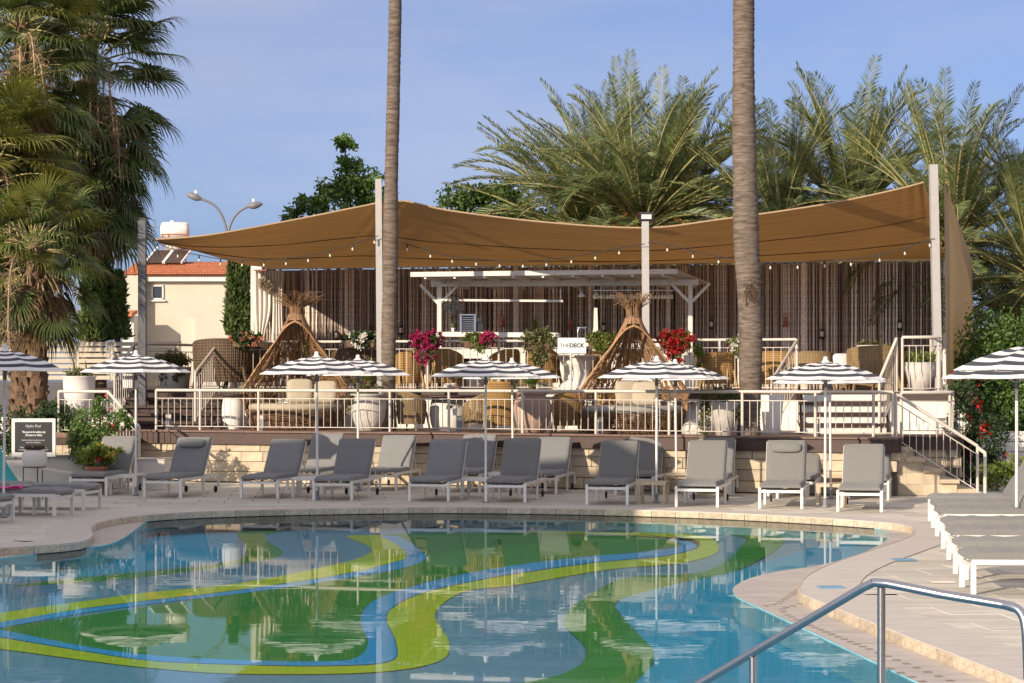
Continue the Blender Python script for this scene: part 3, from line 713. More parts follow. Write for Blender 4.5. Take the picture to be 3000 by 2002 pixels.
# right edge cord
# vertical sail on the right
vs_l = [P(2766,535,42.2), P(2768,760,42.0), P(2770,900,41.9), P(2772,1128,41.8)]
vs_r = [P(2769,540,42.3), P(2847,762,47.5), P(2850,900,47.5), P(2850,1128,47.5)]
vt = thing('side_shade_sail', 'tall light tan shade cloth hanging at the right end of the deck', 'shade sail', (X(2800,44),44,ZU))
A_, B_ = [Vector(p) for p in vs_l], [Vector(p) for p in vs_r]
def fn(u, v):
    v = min(v, .9999); k = int(v*3); t = v*3-k
    p = A_[k].lerp(A_[k+1], t).lerp(B_[k].lerp(B_[k+1], t), u); p.x += .05*math.sin(u*9+v*2)*math.sin(math.pi*u); return p
part(MB().grid(fn, 16, 18), 'cloth', M['sail_v'], vt, True)
def sail_post(label, px, top, d, zb, wdt=.15, group='pale steel sail posts', mt='galv', lean=0):
    t = thing('sail_post', label, 'post', (X(px,d), d, zb), group=group)
    zt = Zp(top, d)
    part(MB().beam((0,0,0), (X(px+lean,d)-X(px,d),0,zt-zb), wdt, wdt, up=Vector((0,1,0))), 'post_shaft', M[mt], t)
    part(MB().box((0,0,.02), (wdt*2,wdt*2,.04)), 'base_plate', M[mt], t)
    part(MB().tube([(X(px+lean,d)-X(px,d),0,zt-zb-.35),(X(px+lean,d)-X(px,d)+.25,.12,zt-zb-.5)], .012, 5), 'cable', M['steel'], t)
    return t
sail_post('steel sail post just left of the slim palm trunk', 1115, 525, 44.9, ZL, .14, lean=-6)
sp = sail_post('steel sail post in the middle with a floodlight on top', 1893, 650, 43.8, ZL+.0, .15, lean=-3)
sail_post('tallest steel sail post at the right end of the deck', 2748, 483, 41.9, ZU, .16, lean=-14)
sail_post('dark grey square post at the left by the fan palms', 417, 640, 46.4, ZL, .17, None, 'darkpost')
fl = thing('floodlight', 'black floodlight on top of the middle sail post', 'floodlight', (X(1893,43.8),43.8,Zp(650,43.8)))
part(MB().box((0,-.02,.09), (.30,.12,.20), Matrix.Rotation(.35,3,'X')), 'housing', M['black'], fl); part(MB().box((0,-.095,.10), (.22,.012,.10), Matrix.Rotation(.35,3,'X')), 'lens', M['ink'], fl)
part(MB().box((0,0,-.03), (.10,.10,.08)), 'bracket', M['lamp_metal'], fl)
# string lights
def string(label, ends, bulbs, d0, d1):
    a, b = ends; n = len(bulbs)
    t = thing('string_light', label, 'string light', tuple(P(*a, d0)), group='bulb strings under the sail')
    pts = [P(*a, d0)]
    x0, x1 = a[0], b[0]; pp = []
    for x, y in bulbs:
        d = d0+(d1-d0)*(x-x0)/(x1-x0); p = P(x, y-16, d); pp.append(p)
    part(MB().tube(smooth_curve([P(*a, d0)]+pp+[P(*b, d1)], 3), .009, 4), 'cable', M['black'], t, True)
    o = t.location
    bm = MB().lathe([(.001,-.150),(.016,-.142),(.023,-.122),(.018,-.10),(.012,-.08)], seg=8).mesh('bulb', M['bulb'])
    sm2 = MB().tube([(0,0,0),(0,0,-.08)], .018, 6).mesh('socket', M['black'])
    for p in pp:
        so_ = inst('socket', sm2, t, p-o); inst('bulb', bm, t, p-o)
string('left bulb string from the grey post to the slim palm', ((425,678),(1108,690)), [(461,735-8),(521,752),(583,764),(646,775),(709,778),(773,778),(838,774),(903,765),(967,750),(1033,731),(1097,711)], 45.6, 44.7)
string('middle bulb string between the slim palm and the middle post', ((1120,700),(1890,715)), [(1193,732),(1261,752),(1325,767),(1395,775),(1464,780),(1532,781),(1601,777),(1674,768),(1744,757),(1814,742)], 44.7, 43.6)
string('right bulb string from the middle post to the right post', ((1898,712),(2738,700)), [(1955,733),(2030,752),(2105,768),(2181,778),(2257,785),(2337,784),(2416,780),(2493,775),(2577,763),(2651,743),(2724,719)], 43.6, 41.8)
# ================================================================ bar
bar = thing('bar_pergola', 'white timber bar canopy with angled braces in front of the rope wall', 'pergola', (X(1650,49.5),49.5,ZU))
rc = [P(1203,806,48.0), P(1985,797,47.2), P(2077,834,50.4), P(1330,838,51.0)]
mb = MB(); up = Vector((0,0,.05)); mb.add([*rc, *[p+up for p in rc]], [(3,2,1,0),(4,5,6,7),(0,1,5,4),(1,2,6,5),(2,3,7,6),(3,0,4,7)]); part(mb, 'roof', M['white_metal'], bar, True)
part(MB().beam(rc[0]+up*.2-Vector((0,.03,0)), rc[1]+up*.2-Vector((0,.03,0)), .05, .11), 'front_board', M['white_metal'], bar, True)
for i in range(9):
    t_ = (i+.5)/9; a, b = rc[0].lerp(rc[1], t_), rc[3].lerp(rc[2], t_); part(MB().beam(a-Vector((0,0,.05)), b-Vector((0,0,.05)), .05, .09), 'rafter', M['white_metal'], bar, True)
p1, p2 = P(1287,832,49.3), P(2022,832,48.6)
zb = p1.z
part(MB().beam((p1.x-.2,p1.y,zb), (p2.x+.2,p2.y,zb), .1, .14), 'beam', M['white_metal'], bar, True)
for p in (p1, p2):
    part(MB().beam((p.x,p.y,ZU), (p.x,p.y,zb-.07), .10, .12), 'post', M['white_metal'], bar, True)
    for s_ in (-1, 1): part(MB().beam((p.x,p.y-.01,zb-.50), (p.x+s_*.46,p.y-.01,zb-.02), .05, .07), 'brace', M['white_metal'], bar, True)
part(MB().beam(P(1293,880,49.2), P(1650,883,48.9), .32, .05), 'shelf', M['white_metal'], bar, True)
part(MB().beam(P(1642,848,48.9), P(1642,880,48.9), .04, .04), 'shelf_hanger', M['white_metal'], bar, True)
ct = thing('bar_counter', 'long white bar counter under the timber canopy', 'counter', (X(1500,48.9),48.9,ZU))
a, b = P(1284,980,49.0), P(1640,983,48.6)
part(MB().beam(a, b, .6, .11), 'counter_top', M['white_metal'], ct, True)
part(MB().beam((a.x,a.y+.1,ZU+.5), (b.x,b.y+.1,ZU+.5), .4, 1.0), 'counter_front', M['render'], ct, True)
ct2 = thing('bar_return', 'lower white bar counter right of the middle, behind the sign', 'counter', (X(1780,48.2),48.2,ZU))
a, b = P(1640,1010,48.2), P(2010,1012,47.8)
part(MB().beam(a, b, .5, .08), 'counter_top', M['white_metal'], ct2, True); part(MB().beam((a.x,a.y+.1,ZU+.42), (b.x,b.y+.1,ZU+.42), .35, .84), 'counter_front', M['render'], ct2, True)
# bar things
zc = a.z
fan = thing('standing_fan', 'black standing fan on the left end of the bar counter', 'fan', tuple(P(1328,975,49.0)))
mb = MB()
mb.tube([(0,0,0),(0,0,.55)], .02, 6); part(mb, 'stem', M['black'], fan)
mb = MB()
for k in range(14):
    an = k*math.pi/7; mb.tube([(.04*math.cos(an),-.05,.62+.04*math.sin(an)),(.16*math.cos(an),-.14,.62+.16*math.sin(an)),(.27*math.cos(an),-.05,.62+.27*math.sin(an))], .006, 4)
for r in (.27,.2,.1): mb.tube([(r*math.cos(a_*math.pi/12),-.07,.62+r*math.sin(a_*math.pi/12)) for a_ in range(25)], .007, 4)
part(mb, 'cage', M['black'], fan)
mb = MB()
for k in range(4): mb.box((.12*math.cos(k*1.57),-.07,.62+.12*math.sin(k*1.57)), (.2,.01,.11), Matrix.Rotation(-k*1.57,3,'Y'))
part(mb, 'blades', M['black'], fan)
fr_ = thing('steel_rack', 'steel glass-washer rack with black slats standing on the bar', 'rack', tuple(P(1371,975,49.0)))
part(MB().box((-.17,0,.2), (.05,.4,.42)).box((.17,0,.2), (.05,.4,.42)).box((0,0,.42),(.4,.4,.03)), 'case', M['steel'], fr_)
part(MB().box((0,.02,.2), (.29,.3,.4)), 'inside', M['black'], fr_)
sme = MB().box((0,-.17,0), (.28,.02,.012)).mesh('slat', M['steel'])
for k in range(8): inst('slat', sme, fr_, (0,0,.04+k*.045))
bx = thing('black_box', 'small black coffee machine right of the steel rack', 'machine', tuple(P(1403,975,49.0)))
part(MB().box((0,0,.18),(.2,.3,.36)).box((0,-.16,.3),(.16,.06,.1)), 'body', M['black'], bx); part(MB().box((0,-.14,.01),(.2,.12,.02)), 'tray', M['steel'], bx)
bl_ = thing('bottle_group_plant', 'tiny potted plant beside the fan on the bar', 'plant', tuple(P(1327,973,48.8)))
part(MB().lathe([(.03,0),(.045,.1),(.04,.1)], seg=8), 'pot', M['ink'], bl_); part(MB().ball((0,0,.15),.07), 'leaves', M['leaf'], bl_)
tp = thing('beer_tap', 'chrome tap arch on the lower bar counter', 'tap', tuple(P(1704,985,48.1)))
part(MB().tube([(-.09,0,-.2),(-.09,0,.15),(-.05,0,.2),(.05,0,.2),(.09,0,.15),(.09,0,-.2)], .018, 6).beam((-.12,0,.2),(.12,0,.2),.03,.03), 'arch', M['steel'], tp)
pc = thing('pillar', 'white square pillar with grey cap band behind the bar', 'pillar', (X(1745,48.9),48.9,ZU))
part(MB().box((0,0,.7),(.16,.16,1.4)).box((0,0,1.0),(.17,.17,.02)), 'shaft', M['render'], pc); part(MB().box((0,0,1.5),(.13,.13,.9),taper=.6), 'neck', M['render'], pc)
# hanging wine glasses
gme = MB().lathe([(.001,0),(.035,-.003),(.004,-.01),(.004,-.08),(.03,-.10),(.042,-.14),(.032,-.19)], seg=8).mesh('wine_glass', M['bulb'])
gr_ = thing('glass_rack', 'row of upside down stem glasses hanging under the bar beam', 'glass rack', tuple(P(1780,848,48.7)))
part(MB().beam((-.35,0,-.03),(1.6,0,-.03),.3,.012), 'rack_rail', M['steel'], gr_)
for k in range(26): inst('wine_glass', gme, gr_, (-.3+k*.073, random.uniform(-.12,.12), -.04))
for k, (x, lab) in enumerate(((1704,'left of two white hanging utensils under the bar beam'), (1747,'right of two white hanging utensils under the bar beam'))):
    h_ = thing('hanging_lamp', lab, 'hanging lamp', tuple(P(x,845,48.7)), group='white hanging lamps at the bar')
    part(MB().tube([(0,0,.05),(0,0,-.1)], .008, 5), 'cord', M['black'], h_); part(MB().lathe([(.015,-.08),(.03,-.12),(.10,-.18),(.10,-.2)], seg=10), 'lamp_shade', M['ink'], h_)
# lanterns on the rope wall
def lantern(px, y, lab, c='black', s=1.0):
    q = wpt(px); t = thing('lantern', lab, 'lantern', (q.x, q.y-.14, Zp(y, q.y)), group='lanterns hung on the ropes')
    part(MB().lathe([(.05,-.2),(.07,-.18),(.07,-.15),(.03,-.14)], seg=8), 'lantern_base', M[c], t)
    part(MB().lathe([(.035,-.14),(.05,-.08),(.035,-.01)], seg=8), 'glass_globe', M['bulb' if c=='black' else c], t)
    part(MB().lathe([(.05,-.01),(.045,.02),(.02,.05),(.001,.06)], seg=8), 'cap', M[c], t)
    mb = MB().tube([(.05*math.cos(a_),0,.03+.11*math.sin(a_)) for a_ in [i*math.pi/8 for i in range(9)]], .006, 4)
    for s_ in (-1,1): mb.tube([(s_*.055,0,-.16),(s_*.055,0,.0)], .006, 4)
    part(mb, 'wire_frame', M[c], t)
for px, y, lab, c in ((982,975,'black lantern on the ropes above the left pod shoulder','black'),(1085,968,'black lantern on the ropes left of the slim palm','black'),(1170,960,'black lantern just right of the slim palm trunk','black'),(1465,935,'reddish wall ornament on ropes above the bar, left one','terracotta'),(1562,945,'yellow wall ornament on the ropes above the bar','leaf_y'),(1667,945,'dark red lantern on the ropes right of the bar shelf','terracotta'),(1765,952,'black lantern beside the white pillar','black'),(1971,972,'black lantern behind the right pod on the ropes','black'),(2080,942,'black lantern right of the bar canopy post','black'),(2295,935,'red lantern on the ropes right of the thick palm','terracotta'),(2405,970,'black lantern low on the ropes over the round chairs','black'),(2628,945,'black lantern at the far right of the ropes','black')):
    lantern(px, y, lab, c)
# the deck sign
sg = thing('deck_sign', 'white rectangular sign reading THE DECK on the upper railing', 'sign', (X(1675,44.75), 44.62, Zp(1013,44.62)))
part(MB().box((0,0,0), (.62,.02,.34)), 'board', M['ink'], sg)
def text(s, size, loc, parent, mt, name='lettering', bold=0, align='CENTER', rz=0, rx=math.pi/2, sx=1):
    cu = bpy.data.curves.new(name, 'FONT'); cu.body = s; cu.size = size; cu.align_x = align; cu.align_y = 'CENTER'; cu.extrude = .002; cu.offset = bold; cu.resolution_u = 3
    to = bpy.data.objects.new(name, cu); COL.objects.link(to); bpy.context.view_layer.update()
    me = bpy.data.meshes.new_from_object(to.evaluated_get(bpy.context.evaluated_depsgraph_get())); bpy.data.objects.remove(to)
    me.materials.clear(); me.materials.append(mt)
    o = inst(name, me, parent, loc, (rx,0,rz), (sx,1,1)); return o
text('THE', .115, (-.16,-.014,.0), sg, M['dark_ink'], bold=-.0008); text('DECK', .122, (.105,-.014,.0), sg, M['dark_ink'], bold=.0035)
# ================================================================ vegetation
def leaf_mesh(name, mt, centers, normals_jit=1.0, size=(.05,.09), droop=0.0, up=0.0, aspect=.5):
    """centers: (n,3) array; one folded diamond leaf per centre"""
    n = len(centers); c = np.asarray(centers, float)
    d = RNG.normal(size=(n,3))*normals_jit; d[:,2] += up-droop; d /= np.linalg.norm(d,axis=1)[:,None]
    r = RNG.normal(size=(n,3)); s = np.cross(d, r); s /= np.linalg.norm(s,axis=1)[:,None]
    L = RNG.uniform(size[0], size[1], n)[:,None]; W = L*aspect*.5
    v = np.empty((n,4,3)); v[:,0] = c; v[:,1] = c+d*L*.5+s*W; v[:,2] = c+d*L; v[:,3] = c+d*L*.5-s*W
    me = bpy.data.meshes.new(name); me.vertices.add(n*4); me.vertices.foreach_set('co', v.ravel())
    me.loops.add(n*4); me.loops.foreach_set('vertex_index', np.arange(n*4)); me.polygons.add(n)
    me.polygons.foreach_set('loop_start', np.arange(n)*4); me.polygons.foreach_set('loop_total', np.full(n,4))
    me.materials.append(mt); me.update(); me.validate(); return me
def blob_pts(n, blobs, shell=.55):
    """points in several ellipsoids (cx,cy,cz,rx,ry,rz), denser near the skin, clumped"""
    vols = np.array([b[3]*b[4]*b[5] for b in blobs])**.67; vols = vols/vols.sum(); res = []
    for b, p in zip(blobs, vols):
        k = max(6, int(n*p)); nc = max(5, k//26)
        dc = RNG.normal(size=(nc,3)); dc /= np.linalg.norm(dc,axis=1)[:,None]; rc_ = RNG.uniform(shell,1.0,nc)[:,None]
        cc = dc*rc_; idx = RNG.integers(0,nc,k)
        q = cc[idx]+RNG.normal(size=(k,3))*.13
        res.append(q*np.array(b[3:6])+np.array(b[:3]))
    return np.vstack(res)
def bush(name, label, cat, loc, blobs, n, mt, size=(.06,.11), group=None, extra=(), stem=None, **kw):
    t = thing(name, label, cat, loc, group=group)
    link('foliage', leaf_mesh('foliage', M[mt], blob_pts(n, blobs), size=size, **kw), t)
    for nm, m2, n2, sz in extra: link(nm, leaf_mesh(nm, M[m2], blob_pts(n2, [(*b[:3], b[3]*1.06, b[4]*1.06, b[5]*1.06) for b in blobs], .85), size=sz, aspect=.9), t)
    if stem: part(stem, 'stem', M['bark'], t)
    return t
# ---------------------------------------------------------------- slim and thick Washingtonia trunks
def trunk_mesh(pts, rads, seg=20):
    pts = smooth_curve(pts, 26); n = len(pts); ph = random.random()*9; mb = MB(); vs = []
    R = [rads[0]+(rads[-1]-rads[0])*i/(n-1) for i in range(n)]
    if len(rads) > 2:
        R = [float(np.interp(i/(n-1), np.linspace(0,1,len(rads)), rads)) for i in range(n)]
    for i, p in enumerate(pts):
        rr = R[i]*(1+random.uniform(-.03,.03)+(.03 if i % 3 == 0 else 0)+.02*math.sin(i*.11+ph))
        for k in range(seg):
            an = 2*math.pi*k/seg; q = rr*(1+random.uniform(-.025,.025)); vs.append(p+Vector((math.cos(an)*q, math.sin(an)*q, 0)))
    mb.add(vs, [(i*seg+k, i*seg+(k+1) % seg, (i+1)*seg+(k+1) % seg, (i+1)*seg+k) for i in range(n-1) for k in range(seg)], 0, True)
    return mb
DOWN = Vector((0,0,-1))
def fan_leaf(el, R=1.0, pet=.9, nseg=34, spread=120, droop=.8, rnd=None, tilt=0):
    """one costapalmate leaf whose petiole leaves the trunk at elevation el; the segment tips hang under their own weight"""
    rnd = rnd or random.Random(1); mb = MB()
    o = Vector((math.cos(el), 0, math.sin(el))); pts = [Vector((0,0,0))]; d = o.copy()
    for i in range(6): d = (d+DOWN*.07*(1+i*.2)).normalized(); pts.append(pts[-1]+d*pet/6)
    mb.tube(pts, [.024,.021,.019,.017,.015,.013,.011], 4, m=1)
    hub = pts[-1]; ax = d; sd = Vector((0,1,0)); nrm = sd.cross(ax)*-1
    for k in range(nseg):
        a = math.radians(-spread+2*spread*(k+.5)/nseg+rnd.uniform(-2,2)); L = R*(1-.30*abs(a)/math.radians(spread))*rnd.uniform(.88,1.08)
        c0 = (ax*math.cos(a)+sd*math.sin(a)+nrm*.16).normalized(); p = hub.copy(); dd = c0.copy(); g0 = droop*rnd.uniform(.7,1.35)
        acr = (-ax*math.sin(a)+sd*math.cos(a)).normalized(); w0 = math.tan(math.radians(spread/nseg))
        path = [p.copy()]; N_ = 8
        for j in range(N_):
            t = (j+.5)/N_; gg = g0*max(0, t-.42)**1.1*1.9
            dd = (dd+DOWN*gg).normalized(); p = p+dd*L/N_; path.append(p.copy())
        vs = []
        for j, q in enumerate(path):
            t = j/N_; wd = w0*t*L if t < .42 else w0*.42*L*max(.06, 1-((t-.42)/.60)**1.6)
            vs += [q-acr*wd, q+nrm*(-.016*(1-t)), q+acr*wd]
        mb.add(vs, [f for j in range(N_) for f in ((j*3,j*3+1,j*3+4,j*3+3),(j*3+1,j*3+2,j*3+5,j*3+4))], 0)
    return mb
rn = random.Random(3)
ELS = (-1.15,-.75,-.35,.05,.45,.85,1.2)
def fset(mt, name, n=2, **kw): return {e: [fan_leaf(e, rnd=rn, **kw).mesh(name, [M[mt], M['rachis' if mt != 'fan_dead' else 'seedstalk']]) for _ in range(n)] for e in ELS}
FAN = fset('fan', 'fan_leaf', 3, droop=.75, nseg=28); FANY = fset('fan_y', 'fan_leaf', 2, droop=.5); FAND = fset('fan_dead', 'dry_leaf', 2, droop=1.6, nseg=20, spread=70, pet=.7)
def pick(d_, el, rnd): return rnd.choice(d_[min(ELS, key=lambda e: abs(e-el))])
def seed_stalk(L, rnd):
    mb = MB(); pts = [Vector((0,0,0)), Vector((.35*L,0,.12*L)), Vector((.6*L,0,-.15*L)), Vector((.68*L,0,-.75*L))]; c = smooth_curve(pts, 4); mb.tube(c, .014, 4)
    for k in range(5, len(c)):
        for j in range(10):
            d = Vector((rnd.gauss(0,1), rnd.gauss(0,1), rnd.gauss(-.4,.8))).normalized()*rnd.uniform(.10,.30)
            mb.tube([c[k], c[k]+d*.6+Vector((0,0,.02)), c[k]+d], .004, 3, caps=False)
            for q in range(4):
                e = c[k]+d*rnd.uniform(.5,1)+Vector((rnd.gauss(0,.03),rnd.gauss(0,.03),rnd.gauss(0,.03))); r_ = .016
                mb.add([e+Vector((r_,0,0)), e+Vector((-r_,0,r_)), e+Vector((0,r_,-r_))], [(0,1,2)])
    return mb
STK = [seed_stalk(1.6, rn).mesh('seed_stalk', M['seedstalk']), seed_stalk(2.0, rn).mesh('seed_stalk', M['seedstalk'])]
def leaf_rot(az, el, roll=0):
    # mesh +X goes out; az about Z, el up from the horizontal
    return (Matrix.Rotation(az,4,'Z') @ Matrix.Rotation(-el,4,'Y') @ Matrix.Rotation(roll,4,'X')).to_euler()
def crown(t, c, n, z_lo, z_hi, meshes, name, els, rr=.25, sc=(1,1), rnd=random, azr=None):
    for k in range(n):
        f = (k+.5)/n; az = k*2.39996+rnd.uniform(-.3,.3)
        if azr: az = azr[0]+(azr[1]-azr[0])*((k*.618) % 1)
        z = z_lo+(z_hi-z_lo)*f; el = els[0]+(els[1]-els[0])*f+rnd.uniform(-.18,.18); s = rnd.uniform(*sc)
        inst(name, pick(meshes, el, rnd), t, (c[0]+rr*math.cos(az), c[1]+rr*math.sin(az), z), leaf_rot(az, 0, rnd.uniform(-.25,.25)), (s,s,s))
TB = M['trunk']
t = thing('fan_palm', 'slim tall ringed palm trunk standing on the deck left of the bar', 'palm tree', (X(1137,44.0),44.0,ZL-.4))
pts = [P(x,y,44.0) for x,y in ((1137,1285),(1138,1180),(1138,1050),(1141,900),(1144,760),(1145,620),(1147,500),(1152,300),(1156,120),(1158,0),(1160,-200),(1162,-420))]
part(trunk_mesh(pts, [.185,.155,.15,.16,.165,.155,.145,.14,.14,.135,.135,.14]), 'trunk', TB, t, True)
top = pts[-1]-t.location; crown(t, top, 26, top.z-.5, top.z+.2, FAN, 'fan_leaf', (-.7,1.2), .15, (1,1.2))
t2 = thing('fan_palm', 'thick tall ringed palm trunk standing on the deck right of the bar', 'palm tree', (X(2194,40.0),40.0,ZL-.4))
pts = [P(x,y,40.0) for x,y in ((2194,1300),(2194,1220),(2199,1120),(2200,1000),(2196,880),(2188,740),(2184,600),(2181,450),(2179,300),(2179,100),(2179,0),(2180,-250),(2180,-480))]
part(trunk_mesh(pts, [.235,.215,.212,.222,.232,.24,.242,.232,.218,.206,.202,.195,.19], 24), 'trunk', TB, t2, True)
top = pts[-1]-t2.location; crown(t2, top, 26, top.z-.5, top.z+.2, FAN, 'fan_leaf', (-.7,1.2), .15, (1.1,1.3))
sc_ = MB()
rn2 = random.Random(5)
for k in range(70):
    b = P(2200+rn2.gauss(2,12), 850+rn2.gauss(0,14), 39.76); d = Vector((rn2.gauss(0,.05), -abs(rn2.gauss(.05,.03)), rn2.gauss(-.03,.05))); sc_.tube([b, b+d*.7, b+d*1.4+Vector((0,0,-.05))], .006, 3, caps=False)
part(sc_, 'bark_tuft', M['fibre'], t2, True)
# ---------------------------------------------------------------- big fan palms on the left
def big_fan(label, px, d, zbase, ztop, ybot, ytop, n, r, yfrac, seed, sc, trunk_r=.30, dead=14, stalks=7, azr=None):
    rnd = random.Random(seed)
    t = thing('fan_palm', label, 'palm tree', (X(px,d), d, zbase))
    zt = Zp(ytop, d)-zbase; zb_ = Zp(ybot, d)-zbase
    part(trunk_mesh([Vector((0,0,0)), Vector((.05,0,zt*.4)), Vector((0,0,zt*.8)), Vector((.05,0,zt))], [trunk_r*1.1, trunk_r, trunk_r*.8, trunk_r*.7]), 'trunk', M['fibre'], t)
    bt = MB().box((0,0,0), (.16,.05,.22)); bme = bt.mesh('boot', M['fibre'])
    for k in range(90):
        az = k*2.4; z = .2+(zb_+.3)*k/90
        inst('boot', bme, t, ((trunk_r+.02)*math.cos(az), (trunk_r+.02)*math.sin(az), z), (rnd.uniform(-.3,.1)-.35, rnd.uniform(-.3,.3), az+math.pi/2+math.pi), (1,1,1))
    for k in range(n):
        f = (k+.5)/n; az = k*2.39996+rnd.uniform(-.3,.3)
        z = zb_+(zt-zb_)*(f**.75)+rnd.uniform(-.2,.2); el = -1.05+2.35*f**1.2+rnd.uniform(-.25,.25)
        s = rnd.uniform(*sc); rr = .15+r*.22
        me = pick(FANY if rnd.random() < yfrac else FAN, el, rnd)
        inst('fan_leaf', me, t, (rr*math.cos(az), rr*math.sin(az), z), leaf_rot(az, 0, rnd.uniform(-.35,.35)), (s,s,s))
    for k in range(30):
        az = k*2.39996+rnd.uniform(-.3,.3); el = .15+1.15*k/30; s = rnd.uniform(*sc)
        inst('fan_leaf', pick(FANY if rnd.random() < yfrac else FAN, el, rnd), t, (.12*math.cos(az), .12*math.sin(az), zt-.25+.3*k/30), leaf_rot(az, 0, rnd.uniform(-.3,.3)), (s,s,s))
    for k in range(dead):
        az = k*2.39996+rnd.uniform(-.3,.3); z = zb_+(zt-zb_)*rnd.uniform(.0,.75); s = rnd.uniform(*sc)
        inst('dry_leaf', pick(FAND, rnd.uniform(-1.2,-.6), rnd), t, (.3*math.cos(az), .3*math.sin(az), z), leaf_rot(az, 0, rnd.uniform(-.35,.35)), (s,s,s))
    for k in range(stalks):
        az = -math.pi/2+rnd.uniform(-1.2,.55); z = zb_+(zt-zb_)*rnd.uniform(.35,.85)
        inst('seed_stalk', rnd.choice(STK), t, (.7*math.cos(az), .7*math.sin(az), z), leaf_rot(az, rnd.uniform(-.1,.4)), (1.35,1.35,1.35))
    return t
big_fan('tallest fan palm at the left, dark drooping crown full of dry seed stalks', 262, 58, 0, 0, 600, 80, 96, 1.3, .05, 21, (1.2,1.55), .26, 50, 22)
big_fan('broad fan palm at the left edge with shaggy dark skirt', 60, 53, 0, 0, 700, 60, 84, 1.3, .10, 22, (1.1,1.35), .26, 50, 24)
big_fan('short fan palm with scaly trunk and bright lower leaves at the left', 100, 45.5, 0, 0, 880, 700, 40, .9, .30, 23, (.76,.98), .24, 30, 2)
big_fan('fan palm cut by the left edge with yellow sunlit leaves', -50, 50, 0, 0, 800, 420, 40, 1.1, .8, 25, (1.15,1.4), .28, 12, 6)
# ---------------------------------------------------------------- date palms
def date_frond(el, L, rnd, n=92, bend=.1, curl=0):
    mb = MB(); d = Vector((math.cos(el), 0, math.sin(el))); pts = [Vector((0,0,0))]; N_ = 14
    for i in range(N_):
        d = (d+DOWN*bend*(.25+1.6*(i/N_)**1.8)+Vector((0,curl*.03,0))).normalized(); pts.append(pts[-1]+d*L/N_)
    mb.tube(pts, [.035*(1-.88*i/N_)+.003 for i in range(N_+1)], 5, m=1)
    for k in range(n):
        t_ = .12+.88*(k+.5)/n; i = min(int(t_*N_), N_-1); f = t_*N_-i; c = pts[i].lerp(pts[i+1], f); tg = (pts[i+1]-pts[i]).normalized()
        side = Vector((0,1,0)); side = (side-tg*side.dot(tg)).normalized(); upv = tg.cross(side)
        if upv.z < 0 and abs(tg.z) < .95: upv = -upv
        ll = .50*L/4*math.sin(math.pi*min(1, .22+.74*t_))**.55
        for s_ in (-1, 1):
            l2 = ll*rnd.uniform(.85,1.1); lift = rnd.gauss(.30,.13)
            dd = (tg*rnd.uniform(.75,1.15)+side*s_+upv*lift).normalized(); wd = dd.cross(upv if rnd.random() > .4 else side).normalized()*.0125*L/4
            m1 = c+dd*l2*.5; e = m1+(dd+DOWN*rnd.uniform(.02,.22)).normalized()*l2*.5
            mb.add([c, m1-wd, e, m1+wd], [(0,1,2,3)], 0 if rnd.random() > .05 else 2)
    return mb
DEL = (-.7,-.3,.1,.5,.9,1.3)
DF = {e: [date_frond(e, 4.0, rn, 92, b_, c_).mesh('frond', [M['frond'], M['rachis'], M['frond_y']]) for b_, c_ in ((.04,.5),(.08,-.5),(.13,.2))] for e in DEL}
DFY = {e: [date_frond(e, 3.6, rn, 80, .18).mesh('frond', [M['frond_y'], M['rachis'], M['frond']])] for e in DEL}
def date_palm(label, px, py, d, L, n, seed, zb=0, els=(-.55,1.45), dates=0, group='date palms behind the rope wall'):
    rnd = random.Random(seed); c = P(px, py, d)
    t = thing('date_palm', label, 'palm tree', (c.x, d, zb), group=group); zt = c.z-zb
    part(trunk_mesh([Vector((0,0,0)), Vector((0,0,zt*.5)), Vector((0,0,zt))], [.28,.27,.34]), 'trunk', M['fibre'], t)
    for k in range(n):
        f = (k+.5)/n; az = k*2.39996+rnd.uniform(-.2,.2); el = els[0]+(els[1]-els[0])*f**.85+rnd.uniform(-.12,.12)
        me = rnd.choice((DF if el > .1 or rnd.random() > .12 else DFY)[min(DEL, key=lambda e: abs(e-el))])
        s = L/4*rnd.uniform(.85,1.08)
        inst('frond', me, t, (.12*math.cos(az), .12*math.sin(az), zt-.3+.35*f), leaf_rot(az, 0, rnd.uniform(-.2,.2)), (s,s,s))
    for k in range(dates):
        az = -math.pi/2+rnd.uniform(-1.4,1.4); mb = MB(); a_ = Vector((.2*math.cos(az), .2*math.sin(az), zt-.1)); o_ = Vector((math.cos(az), math.sin(az), 0))
        mb.tube([a_, a_+o_*.6+Vector((0,0,.35)), a_+o_*1.1+Vector((0,0,.0))], .03, 5)
        for q in range(22): 
            e = a_+o_*1.1+Vector((rnd.gauss(0,.12), rnd.gauss(0,.12), -rnd.uniform(.2,.8))); mb.tube([a_+o_*1.05, (a_+o_*1.1+e)/2+Vector((rnd.gauss(0,.06),0,.05)), e], .012, 3, caps=False)
        part(mb, 'date_cluster', DATE, t)
    return t
DATE = mat('orange_date_stalk', (.62,.28,.05), .6, .2, 5)
date_palm('largest date palm with upright pale fronds directly behind the bar', 1885, 650, 60, 4.7, 118, 41, els=(-.6,1.3), dates=6)
date_palm('upright date palm crown left of the largest one', 1750, 620, 64, 4.4, 76, 51, els=(-.4,1.35))
date_palm('upright date palm crown between the largest one and the thick trunk', 1990, 600, 63, 4.1, 84, 52, els=(-.5,1.4), dates=2)
date_palm('date palm with long fronds reaching left over the sail', 1720, 690, 62, 4.8, 70, 42, els=(-.35,1.1))
date_palm('dense date palm between the thick trunk and the right post', 2290, 680, 58, 4.0, 90, 43, dates=2)
date_palm('tall pointed date palm behind the right half of the sail', 2500, 640, 59, 4.4, 108, 44, els=(-.5,1.4))
